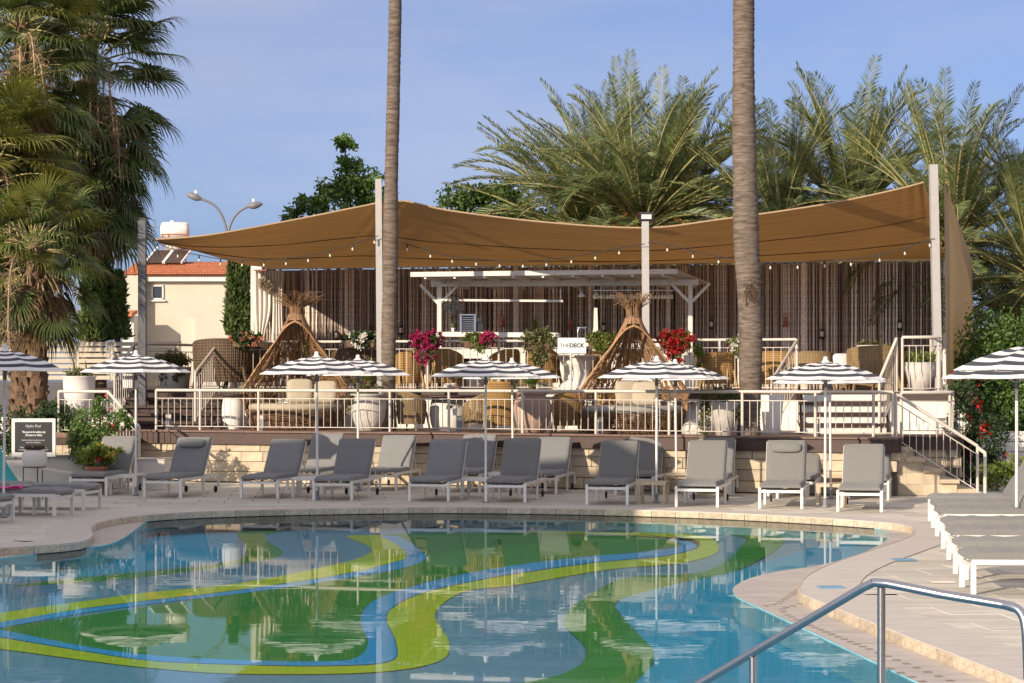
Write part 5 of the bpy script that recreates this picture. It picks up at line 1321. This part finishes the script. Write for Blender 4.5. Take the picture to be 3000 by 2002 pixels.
# ================================================================ tables
def drum_table(label, px, d, z, r, h, top=True, topm='fascia', prof='barrel', tr_=1.25):
    t = thing('drum_table', label, 'table', (X(px,d), d, z), group='white barrel based tables')
    if prof == 'barrel': pf_ = [(r*.82,0),(r*.93,h*.2),(r,h*.45),(r*.98,h*.7),(r*.86,h)]
    elif prof == 'hour': pf_ = [(r,0),(r*.75,h*.3),(r*.66,h*.5),(r*.75,h*.75),(r,h)]
    else: pf_ = [(r*.72,0),(r,h)]
    part(MB().lathe(pf_+[(.001,h)], seg=28), 'pedestal', M['render'], t)
    if top: part(MB().lathe([(.001,h),(r*tr_,h),(r*tr_,h+.045),(.001,h+.045)], seg=32), 'table_top', M[topm], t)
    return t
drum_table('white barrel table base with dark brown top between wicker chairs', 1315, 44.2, ZL, .42, .70, True, 'fascia', 'barrel', 1.75)
drum_table('white tapered table base left of the left pod', 682, 45.0, ZL, .24, .72, True, 'fascia', 'barrel', 1.3)
drum_table('white table base between the big jar and the bright honey chair', 1620, 43.6, ZL, .30, .72, True, 'white_metal', 'barrel', 1.4)
drum_table('white tapered stand just right of the thick palm trunk', 2262, 41.2, ZL, .24, .78, False, 'fascia', 'cone')
drum_table('broad white table right of the right pod with sunlit top', 2010, 42.6, ZL, .26, .62, True, 'white_metal', 'cone', 1.9)
drum_table('white barrel table on the upper deck behind the centre umbrella', 1385, 47.4, ZU, .38, .68, True, 'fascia', 'barrel')
drum_table('bright white concave table base below the sign', 1692, 45.7, ZU, .44, .74, True, 'white_metal', 'hour', 1.1)
drum_table('white column table left of the thick palm on the upper deck', 2022, 45.2, ZU, .15, .78, False, 'white_metal', 'cone')
wr = thing('white_boulder', 'white rounded floor lamp stone on the lower deck right of the pod', 'lamp', (X(2042,41.0),41.0,ZL)); part(MB().lathe([(.30,0),(.32,.08),(.26,.2),(.14,.27),(.001,.29)], seg=20), 'dome', M['potwhite'], wr)
sdb = thing('sideboard', 'cream sideboard at the foot of the curtains on the far left', 'sideboard', (X(808,52.4),52.4,ZU)); part(MB().box((0,0,.48),(.75,.3,.92)), 'cabinet', M['housewall'], sdb); part(MB().box((0,0,.96),(.82,.36,.05)), 'cabinet_top', M['housewall'], sdb)
for s_ in (-1,1): part(MB().box((s_*.19,-.16,.48),(.34,.02,.8)), 'door', M['housewall'], sdb)
# ================================================================ pots
def pot(name, label, px, d, z, prof, mt, seg=24, group='planted pots on the deck', extra=None):
    t = thing(name, label, 'pot', (X(px,d), d, z), group=group)
    part(MB().lathe(prof, seg=seg), 'pot_body', M[mt], t); rt, ht = prof[-1]
    part(MB().lathe([(.001,ht-.05),(rt*.95,ht-.05)], seg=seg), 'soil', M['soil'], t); return t
def foliage(t, blobs, n, mt, size=(.05,.09), nm='foliage', **kw):
    return link(nm, leaf_mesh(nm, M[mt], blob_pts(n, blobs, .4), size=size, **kw), t)
def cycad(t, z, n, L, mt):
    mb = MB()
    for k in range(n):
        az = k*2.4; el = .2+1.0*(k/n); o_ = Vector((math.cos(az)*math.cos(el), math.sin(az)*math.cos(el), math.sin(el)))
        c = [Vector((0,0,z))+o_*L*f+Vector((0,0,-.35*L*f*f)) for f in (0,.25,.5,.75,1)]; mb.tube(c, .006, 3)
        s = o_.cross(Vector((0,0,1))).normalized()
        for j in range(26):
            f = (j+.5)/26*4; i = min(int(f),3); p = c[i].lerp(c[i+1], f-i); tg = (c[i+1]-c[i]).normalized(); l_ = .16*math.sin(math.pi*(j+2)/29)
            for sg_ in (-1,1): e = p+(tg*.7+s*sg_).normalized()*l_; mb.add([p, p+tg*.014, e], [(0,1,2)], 0)
    part(mb, 'fronds', M[mt], t)
p1_ = pot('white_ribbed_pot', 'tall whitewashed pot with a small palm and trailing plant beside the slim trunk', 1080, 43.0, ZL, [(.16,0),(.24,.02),(.33,.25),(.38,.55),(.36,.74),(.40,.76),(.40,.79)], 'potwhite')
cycad(p1_, 1.05, 22, .55, 'leaf_y'); foliage(p1_, [(0,0,.85,.36,.3,.12),(-.33,-.1,.6,.12,.15,.3)], 1500, 'leaf_o')
part(MB().tube([(0,0,.7),(.02,0,1.05)],[.07,.06],8), 'stem', M['fibre'], p1_)
p2_ = pot('weathered_jar', 'large weathered terracotta and grey jar with a dark green cycad', 1560, 41.3, ZL, [(.17,0),(.27,.04),(.36,.3),(.40,.5),(.36,.66),(.27,.76),(.31,.80),(.31,.83)], 'potstone')
cycad(p2_, .98, 26, .50, 'leaf'); part(MB().tube([(0,0,.75),(0,0,1.0)],[.08,.07],8), 'stem', M['fibre'], p2_)
p3_ = pot('tapered_planter', 'pale tapered planter crossed by a shadow just left of the thick trunk', 2122, 39.6, ZL, [(.13,0),(.17,.01),(.31,.62),(.31,.66)], 'potwhite', 4*6)
foliage(p3_, [(0,0,.78,.40,.3,.16),(.2,-.1,.5,.18,.15,.2),(-.38,-.05,.4,.12,.12,.4)], 2400, 'leaf_o')
p4_ = pot('white_urn', 'tall white urn with bright green plant on the right platform', 2695, 41.7, ZU, [(.13,0),(.2,.02),(.27,.3),(.33,.48),(.31,.56),(.33,.6)], 'potwhite')
foliage(p4_, [(0,0,.68,.32,.26,.16),(-.2,-.1,.5,.12,.1,.14)], 1900, 'leaf_y')
p5_ = pot('white_bowl', 'low white bowl planter with succulents above the straw armchairs', 2547, 47.6, ZU+.80, [(.15,0),(.24,.05),(.29,.2),(.30,.24)], 'potwhite')
foliage(p5_, [(0,0,.27,.28,.2,.07),(.42,0,.12,.2,.2,.16)], 900, 'leaf_o')
pl_ = thing('shelf_plinth', 'low plinth carrying the white bowl planter', 'plinth', (X(2547,47.6),47.6,ZU)); part(MB().box((0,0,.39),(1.3,.5,.78)), 'plinth_body', WICKT, pl_); part(MB().box((0,0,.785),(1.34,.54,.03)), 'plinth_top', WICKT, pl_)
p6_ = pot('tall_white_planter', 'tall tapered white planter with thin cactus stalks on the left', 232, 43.3, ZL, [(.22,0),(.24,.01),(.33,.9),(.34,1.12),(.36,1.14),(.36,1.16)], 'render')
foliage(p6_, [(0,0,1.2,.3,.25,.10)], 700, 'leaf_o'); mb = MB()
for x_, h_ in ((-.12,.42),(.14,.34),(-.2,.2),(.05,.2)): mb.tube([(x_,0,1.1),(x_+.01,0,1.1+h_*.6),(x_-.01,0,1.15+h_)], [.022,.024,.006], 6)
part(mb, 'cactus_stalks', M['leaf_o'], p6_)
p7_ = pot('white_planter', 'white planter with broad rounded shrub behind the left stairs', 512, 48.6, ZU, [(.28,0),(.34,.02),(.38,.5),(.4,.54)], 'render')
foliage(p7_, [(0,0,.72,.44,.3,.20),(-.2,-.25,.3,.12,.1,.2),(.15,-.35,.35,.15,.1,.15)], 2400, 'leaf_o')
p8_ = pot('terracotta_pot', 'whitewashed terracotta pot with yellow leaves beside the leftmost lounger', 282, 39.0, 0, [(.12,0),(.14,.01),(.20,.42),(.22,.44),(.22,.50)], 'terracotta')
rings_ = MB()
for k in range(7): rings_.lathe([(.148+.0125*k,.05+k*.055),(.152+.0125*k,.062+k*.055),(.158+.0125*k,.075+k*.055)], seg=24)
part(rings_, 'limewash_bands', M['potwhite'], p8_)
foliage(p8_, [(-.05,0,.70,.28,.25,.2),(.25,0,.75,.25,.2,.2)], 900, 'leaf_y', (.07,.13)); foliage(p8_, [(.0,0,.7,.38,.25,.22)], 60, 'red', (.05,.08), 'red_flowers'); foliage(p8_, [(.1,-.1,.72,.35,.2,.22)], 120, 'yellowp', (.06,.1), 'yellow_flowers')
bush('rose_bush', 'tall loose bush with dark leaves behind the leftmost lounger', 'shrub', (X(278,40.0),40.1,0), [(0,0,1.25,.42,.35,.42),(-.25,0,.9,.3,.3,.5),(.45,0,1.35,.25,.25,.22),(.1,0,1.65,.2,.2,.22),(-.1,0,.7,.4,.3,.4)], 3800, 'leaf', (.05,.10), extra=(('flowers','red',26,(.06,.09)),), stem=MB().tube([(0,0,0),(.05,0,.9),(.1,0,1.6)], .02, 5).tube([(0,0,.4),(-.3,0,1.1)], .014, 5).tube([(0,0,.6),(.4,0,1.3)], .014, 5))
# ================================================================ flower baskets on the upper railing
def basket(label, px, y, d, w_, h_, leaf, n, fl=None, nf=0, fl2=None, trail=.3, z_=None):
    t = thing('flower_basket', label, 'flower box', (X(px,d), d-.12, Zp(y, d)), group='flower boxes on the upper railing')
    W_, H_ = w_*d/F, h_*d/F
    part(MB().box((0,0,-.02), (W_*.75,.2,.16), taper=1.08), 'trough', M['fibre'], t)
    part(MB().tube([(-W_*.2,-.02,.06),(-W_*.2,.12,.10),(-W_*.2,.14,.0)], .008, 4).tube([(W_*.2,-.02,.06),(W_*.2,.12,.10),(W_*.2,.14,.0)], .008, 4), 'hook', M['black'], t)
    bl_ = [(-W_*.22,-.03,.12,W_*.30,.17,H_*.38),(W_*.22,-.03,.12,W_*.30,.17,H_*.38),(0,-.03,.10,W_*.34,.18,H_*.36),(0,-.12,-H_*trail,W_*.28,.10,H_*.35)]
    link('foliage', leaf_mesh('foliage', M[leaf], blob_pts(int(n*1.5), bl_, .3), size=(.05,.09), aspect=.6), t)
    if fl:
        bb = [(b[0],b[1]-.05,b[2],b[3]*1.03,b[4]*1.1,b[5]*1.05) for b in bl_]
        if fl2: bb = bb[:1] if fl2 == 'L' else bb[1:2]
        c = blob_pts(nf*9, bb, .85); link('flowers', leaf_mesh('flowers', M[fl], c, size=(.035,.06), aspect=1.0), t)
    return t
basket('hanging box overflowing with magenta petunias', 1248, 1012, 45.8, 96, 66, 'leaf', 700, 'pink', 210, trail=.5)
basket('box with lime leaves and magenta flowers at its right end', 1400, 1008, 45.45, 104, 44, 'leaf_y', 1100, 'pink', 70, 'R', trail=.25)
basket('large olive leafy box just left of the white sign', 1577, 1012, 45.05, 104, 84, 'leaf_o', 2300, trail=.45)
basket('rounded olive leafy box just right of the white sign', 1757, 1008, 44.7, 86, 54, 'leaf_y', 1500, trail=.1)
basket('box overflowing with red geraniums right of the right pod', 1977, 1015, 44.25, 104, 72, 'leaf_y', 900, 'red', 200, trail=.45)
basket('small box with white flowers at the left side of the thick palm', 2152, 1018, 43.85, 44, 50, 'leaf_y', 500, 'whitep', 20, trail=.3)
basket('box of white flowers with dark leaves left of the slim palm', 1057, 1005, 46.15, 104, 40, 'leaf_d', 1200, 'whitep', 55, trail=.1)
basket('box with dark reddish shrub at the left end of the upper railing', 722, 1004, 46.75, 94, 46, 'leaf_d', 1500, 'terracotta', 60, trail=.1)
basket('small green box seen through the left pod arch', 898, 1018, 46.45, 44, 42, 'leaf', 500, trail=.2)
basket('small lime plant low on the railing right of the red geraniums', 2046, 1050, 44.05, 26, 46, 'leaf_y', 350, trail=.3)
tb = thing('table_plant', 'small leafy plant in a white pot on the lower railing post light', 'plant', (X(1333,41.6), 41.6, ZL+.50)); part(MB().lathe([(.04,-.14),(.055,0),(.05,0)], seg=10), 'small_pot', M['potwhite'], tb); foliage(tb, [(0,0,.05,.13,.1,.06),(-.13,0,.03,.08,.08,.05)], 90, 'leaf', (.04,.07))
# ================================================================ bollard lights along the lower railing
def bollard(label, px, back=.3):
    q = on_front(px, back); t = thing('bollard_light', label, 'bollard light', (q.x, q.y, ZL), group='bollard lights along the lower railing')
    part(MB().box((0,0,.13),(.11,.11,.26)), 'bollard_body', M['bollard'], t); part(MB().box((0,0,.30),(.105,.105,.08)), 'diffuser', M['bulb'], t); part(MB().box((0,0,.345),(.115,.115,.014)), 'cap', M['bollard'], t)
for px, lab in ((472,'bollard light near the left end of the lower railing'),(748,'bollard light before the left pod, at its left side'),(1330,'bollard light under the small plant, centre of the deck'),(1741,'bollard light before the left side of the right pod'),(2382,'bollard light in front of the wide timber stair')): bollard(lab, px)
# ================================================================ notice board, vase, teal canopy on the left
nb_ = thing('notice_board', 'white framed black notice board with white lettering about the pool', 'sign', (X(98,39.3), 39.3, .67))
Wb, Hb = 128*39.3/F, 112*39.3/F
part(MB().box((0,.03,Hb/2),(Wb,.06,Hb)), 'frame', M['white_metal'], nb_); part(MB().box((0,-.004,Hb/2+.01),(Wb*.85,.01,Hb*.79)), 'panel', M['blackboard'], nb_)
for s_ in (-1,1): part(MB().box((s_*Wb*.42,.05,-.02),(.05,.05,.06)), 'foot', M['bollard'], nb_)
def nbt(s, fx, fz, size, b=0, sx=.8): text(s, size, (fx*Wb, -.012, Hb*fz), nb_, M['ink'], bold=b, sx=sx)
nbt('Hydro Pool', 0, .80, .078, -.0005); nbt('This pool is for adults only', .01, .645, .052, .0016, .80); nbt('(18 years or older)', .01, .565, .052, .0016, .80)
nbt('Families with children are welcome to use our', 0, .435, .036, 0, .66); nbt('Leisure Pool or Infinity Pool', 0, .375, .036, 0, .68)
nbt('We ask kindly that if you have already eaten, you do', .0, .245, .036, 0, .66); nbt('not play and enter the waters around the Hydro Pool', .0, .185, .036, 0, .72)
va = thing('egg_vase', 'white ribbed egg shaped vase on a thin black tripod stand', 'vase', (X(101,36.6), 36.6, 0))
zz = Zp(1396,36.6)
part(MB().lathe([(.02,-.02),(.10,.08),(.175,.19),(.21,.28),(.225,.36),(.215,.44),(.18,.49),(.16,.50)], (0,0,zz-.03), 26), 'vase_body', M['render'], va)
part(MB().lathe([(.165,0),(.185,.03),(.17,.07),(.14,.05)], (0,0,zz+.48), 18, wob=lambda a,z: 1+.06*math.sin(a*5)), 'dark_stones', M['soil'], va); part(MB().ball((.0,-.14,zz+.52),.035), 'yellow_bloom', M['yellowp'], va)
sm3 = MB(); 
for k in range(3):
    an = -math.pi/2+k*2*math.pi/3+.5; sm3.tube([(.2*math.cos(an),.2*math.sin(an),zz+.17),(.2*math.cos(an),.2*math.sin(an),0)], .010, 5)
sm3.tube([(.2*math.cos(i*math.pi/10),.2*math.sin(i*math.pi/10),zz+.17) for i in range(21)], .009, 4); part(sm3, 'stand', M['black'], va)
te = thing('turquoise_cabana', 'turquoise curved fabric of a cabana cut by the left edge', 'cabana', (X(-20,37.8), 37.8, 0))
def fn(u, v):
    x = -1.0+ (1.0+.62*(1-v)**1.9+.12)*u*1.0; return Vector((x, .35-.5*u, .02+v*1.15))
part(MB().grid(fn, 14, 12), 'fabric', M['teal'], te); part(MB().tube([fn(1,i/12)+Vector((0,-.01,0)) for i in range(13)], .018, 5), 'hem', M['teal'], te)
# ================================================================ fence, house, street lamp
fd = 56
ft = thing('slat_fence', 'cream white fence of wide horizontal slats behind the left palms', 'fence', (X(200,fd), fd, 1.2))
fz0, fz1 = Zp(1115,fd), Zp(1000,fd)
nS = 7; sh = (fz1-fz0)/nS
for seg in range(7):
    xa, xb = X(-170+seg*98*1.02, fd), X(-170+(seg+1)*98*1.02, fd)-.06
    smh = MB().box((0,0,0), (xb-xa, .03, sh-.045)).mesh('slat', M['housewall'])
    for k in range(nS): inst('slat', smh, ft, ((xa+xb)/2-ft.location.x, 0, fz0+(k+.5)*sh-1.2))
    part(MB().box((xb+.03, fd+.03, (fz0+fz1)/2), (.07,.06,fz1-fz0)), 'post', M['housewall'], ft, True)
part(MB().box((X(180,fd), fd+.3, .55), (9.5,.2,1.1)), 'base_wall', M['render'], ft, True)
hd = 84
hs = thing('cream_house', 'cream rendered house with orange tiled roof and small window', 'house', (X(520,hd), hd, 0))
xa, xb = X(428,hd), X(770,hd); ez = Zp(816,hd)
part(MB().box(((xa+xb)/2, hd+4, ez/2), (xb-xa, 8, ez)), 'wall', M['housewall'], hs, True)
xg = X(366,hd-.8)
part(MB().box(((xa+xg)/2, hd+3.6, ez/2+.05), (xa-xg, 8.2, ez+.1)), 'wall', M['housewall'], hs, True)
part(MB().box(((xa+xb)/2-.3, hd-.15, ez-.02), (xb-xa+1.4,.3,.22)), 'eave', M['render'], hs, True)
rb = Zp(772,hd+3.2); rt_ = thing
mb = MB(); xs0, xs1 = X(362,hd), X(775,hd); ey = ez+.10; rl_ = math.hypot(3.4, rb-ey); pit = (xs1-xs0)/46
for k in range(46):
    for r in range(7):
        x0 = xs0+k*pit; f0, f1 = r/7, (r+1.12)/7
        a = Vector((x0+pit/2, hd-.45+3.4*f0, ey+(rb-ey)*f0+.05)); b = Vector((x0+pit/2, hd-.45+3.4*f1, ey+(rb-ey)*f1+.02)); vs = []
        for p, rr_ in ((a, pit*.50), (b, pit*.42)):
            for q in range(5): an = math.pi*q/4; vs.append(p+Vector((math.cos(an)*rr_, 0, math.sin(an)*rr_*.75)))
        mb.add(vs, [(q,q+1,q+6,q+5) for q in range(4)], 0, True); mb.add(vs[:5], [(0,1,2,3,4)], 0)
mb.add([(xs0,hd-.45,ey),(xs1,hd-.45,ey),(xs1,hd+2.95,rb),(xs0,hd+2.95,rb)], [(0,1,2,3)], 0)
mb.add([(xs0,hd+6.4,ey),(xs1,hd+6.4,ey),(xs1,hd+2.95,rb),(xs0,hd+2.95,rb)], [(3,2,1,0)], 0)
part(mb, 'roof_tiles', M['rooftile'], hs, True, kind='stuff')
part(MB().add([(xs0+.06,hd-.4,ey-.1),(xs0+.06,hd+6.3,ey-.1),(xs0+.06,hd+2.95,rb-.06)], [(0,1,2)]), 'gable', M['housewall'], hs, True)
wx, wz = X(462,hd), Zp(857,hd)
wnd = part(MB().box((wx,hd-.03,wz+.27),(.50,.08,.06)).box((wx,hd-.03,wz-.27),(.50,.08,.06)).box((wx-.22,hd-.03,wz),(.06,.08,.54)).box((wx+.22,hd-.03,wz),(.06,.08,.54)), 'window', M['render'], hs, True)
part(MB().box((wx,hd-.004,wz),(.40,.02,.50)), 'pane', M['glass'], wnd, True); part(MB().box((wx+.02,hd-.07,wz-.35),(.62,.16,.05)), 'sill', M['render'], wnd, True)
for k, (a, b, yt, dd2, lab) in enumerate(((530,576,930,hd-2.2,'w'),(572,680,920,hd-2.6,'w'))):
    part(MB().box(((X(a,dd2)+X(b,dd2))/2, dd2+.6, Zp(yt,dd2)/2), (X(b,dd2)-X(a,dd2), 1.2, Zp(yt,dd2))), 'annex_wall', M['housewall'], hs, True)
a_, b_ = X(366,hd-1.4), X(398,hd-1.4); part(MB().box(((a_+b_)/2, hd-1.4, Zp(925,hd-1.4)/2), (b_-a_, 1.0, Zp(925,hd-1.4))), 'annex_wall', M['render'], hs, True)
part(MB().box(((a_+b_)/2, hd-1.9, Zp(925,hd-1.4)+.08), (b_-a_+.1, 1.2, .14), Matrix.Rotation(.12,3,'X')), 'annex_roof', M['rooftile'], hs, True)
wt_ = thing('water_heater', 'white solar water tank with dark collector panels on the house roof', 'water tank', (X(510,hd+3), hd+3, Zp(775,hd+3)))
s3 = (hd+3)/F; zc_ = (775-676)*s3
cyl = MB().lathe([(.001,-41*s3),(20*s3,-40*s3),(25*s3,-36*s3),(25*s3,36*s3),(20*s3,40*s3),(.001,41*s3)], seg=22); cyl.v = [(v[2]+3*s3, v[1], v[0]+zc_) for v in cyl.v]; part(cyl, 'tank', M['white_metal'], wt_)
part(MB().lathe([(7*s3,0),(7*s3,5*s3),(.001,5*s3)], (-5*s3,0,zc_+24*s3), 10), 'tank_cap', M['white_metal'], wt_)
cyl = MB().lathe([(.001,-30*s3),(17*s3,-29*s3),(17*s3,29*s3),(.001,30*s3)], seg=18); cyl.v = [(v[2]+5*s3, v[1]+.1, v[0]+(775-718)*s3) for v in cyl.v]; part(cyl, 'lower_tank', M['white_metal'], wt_)
fm = MB()
for x_ in (-32,-14,38): fm.tube([(x_*s3,-.3,-.2),(x_*s3,-.3,(775-660)*s3)], .022, 5)
fm.tube([(-34*s3,-.32,(775-688)*s3),(44*s3,-.32,(775-688)*s3)], .02, 5); part(fm, 'steel_stand', M['terracotta'], wt_)
for k in range(2):
    o_ = Vector(((-70+k*54)*s3, -1.15, 0)); mb = MB(); w3 = 50*s3; h3 = 40*s3
    mb.add([o_, o_+Vector((w3,0,0)), o_+Vector((w3+20*s3,.8,h3)), o_+Vector((20*s3,.8,h3)), o_+Vector((0,.08,-.05)), o_+Vector((w3,.08,-.05)), o_+Vector((w3+20*s3,.88,h3-.05)), o_+Vector((20*s3,.88,h3-.05))], [(0,1,2,3),(7,6,5,4),(0,4,5,1),(1,5,6,2),(2,6,7,3),(3,7,4,0)])
    cp = part(mb, 'collector', M['solar'], wt_); part(MB().beam(o_, o_+Vector((20*s3,.8,h3)), .07, .09).beam(o_+Vector((w3,0,0)), o_+Vector((w3+20*s3,.8,h3)), .06, .08), 'collector_frame', M['white_metal'], cp)
an_ = thing('antenna', 'thin antenna mast left of the water tank', 'antenna', (X(472,hd+3)-.3, hd+3.2, Zp(775,hd+3))); part(MB().tube([(0,0,0),(0,0,(775-640)*s3)], .018, 5), 'mast', M['lamp_metal'], an_); part(MB().tube([(-.2,0,1.6),(.2,0,1.6)], .012, 4), 'crossbar', M['lamp_metal'], an_)
ld = 92
lm = thing('street_lamp', 'twin armed grey street lamp rising behind the left tip of the sail', 'street lamp', (X(667,ld), ld, 0))
part(MB().tube([(0,0,0),(0,0,Zp(690,ld))], [.11,.075], 10), 'pole', M['lamp_metal'], lm)
def arm(pts, head, lean):
    w_ = [P(x,y,ld)-lm.location for x, y in pts]; part(MB().tube(smooth_curve(w_, 6), [.055]*(6*(len(w_)-1)+1), 8), 'arm', M['lamp_metal'], lm)
    a, b = P(*head[0],ld)-lm.location, P(*head[1],ld)-lm.location; d_ = (b-a).normalized(); n = 9; mb = MB()
    mb.tube([a+(b-a)*i/n for i in range(n+1)], [.04,.09,.13,.16,.17,.165,.15,.12,.08,.03], 10); 
    ctr = (a+b)/2; mb.v = [(v[0], v[1], ctr.z+(v[2]-ctr.z)*1.0 if True else v[2]) for v in mb.v]
    mb.v = [tuple(Vector(v)-Vector((0,0,0))) for v in mb.v]
    hd_ = part(mb, 'lamp_head', M['lamp_metal'], lm); part(MB().box(a.lerp(b,.4)+Vector((0,0,.22)), (.1,.1,.16)), 'sensor', M['white_metal'], hd_)
arm([(667,700),(662,668),(648,628),(625,600),(588,582)], [(592,585),(545,568)], 1)
arm([(667,700),(672,668),(685,638),(705,617),(728,605)], [(724,606),(770,597)], -1)
# pale lamp / white wall behind the hedge on the right
rf = thing('white_slat_wall', 'white wall of horizontal boards behind the red bougainvillea', 'fence', (X(2960,42),42.3,0))
bm3 = MB().box((0,0,0),(1.9,.05,.20)).mesh('board', M['render'])
for k in range(5): inst('board', bm3, rf, (.15,-.05,.12+k*.215))
# ================================================================ chrome handrail in front
hr = thing('pool_handrail', 'brushed steel handrail descending into the pool at lower right', 'handrail', (X(2580,10.75), 10.75, 0))
pts = [P(3012,1990,10.4), P(3008,1880,10.4), P(3000,1815,10.42), P(2978,1783,10.45), P(2940,1772,10.5), P(2760,1742,10.62), P(2600,1710,10.75), P(2560,1707,10.8), P(2528,1722,10.84), P(2205,1913,11.3), P(2020,2022,11.6), P(1700,2212,12.0)]
def rnd_path(p): return smooth_curve(p, 5)
tr_mb = MB().tube([pts[3], pts[4], pts[5], pts[6], pts[7]], .0235, 14); part(MB().tube(rnd_path(pts[:5]), .0235, 14), 'end_bend', M['steel'], hr, True)
part(tr_mb, 'top_rail', M['steel'], hr, True); part(MB().tube(pts[7:], .0235, 14), 'sloping_rail', M['steel'], hr, True)
a = P(2582,1722,10.78); part(MB().tube([a, (a.x, a.y, 0)], .0215, 12), 'post', M['steel'], hr, True)
a = P(2206,1925,11.3); part(MB().tube([a, (a.x, a.y, -.34)], .0215, 12), 'post', M['steel'], hr, True)
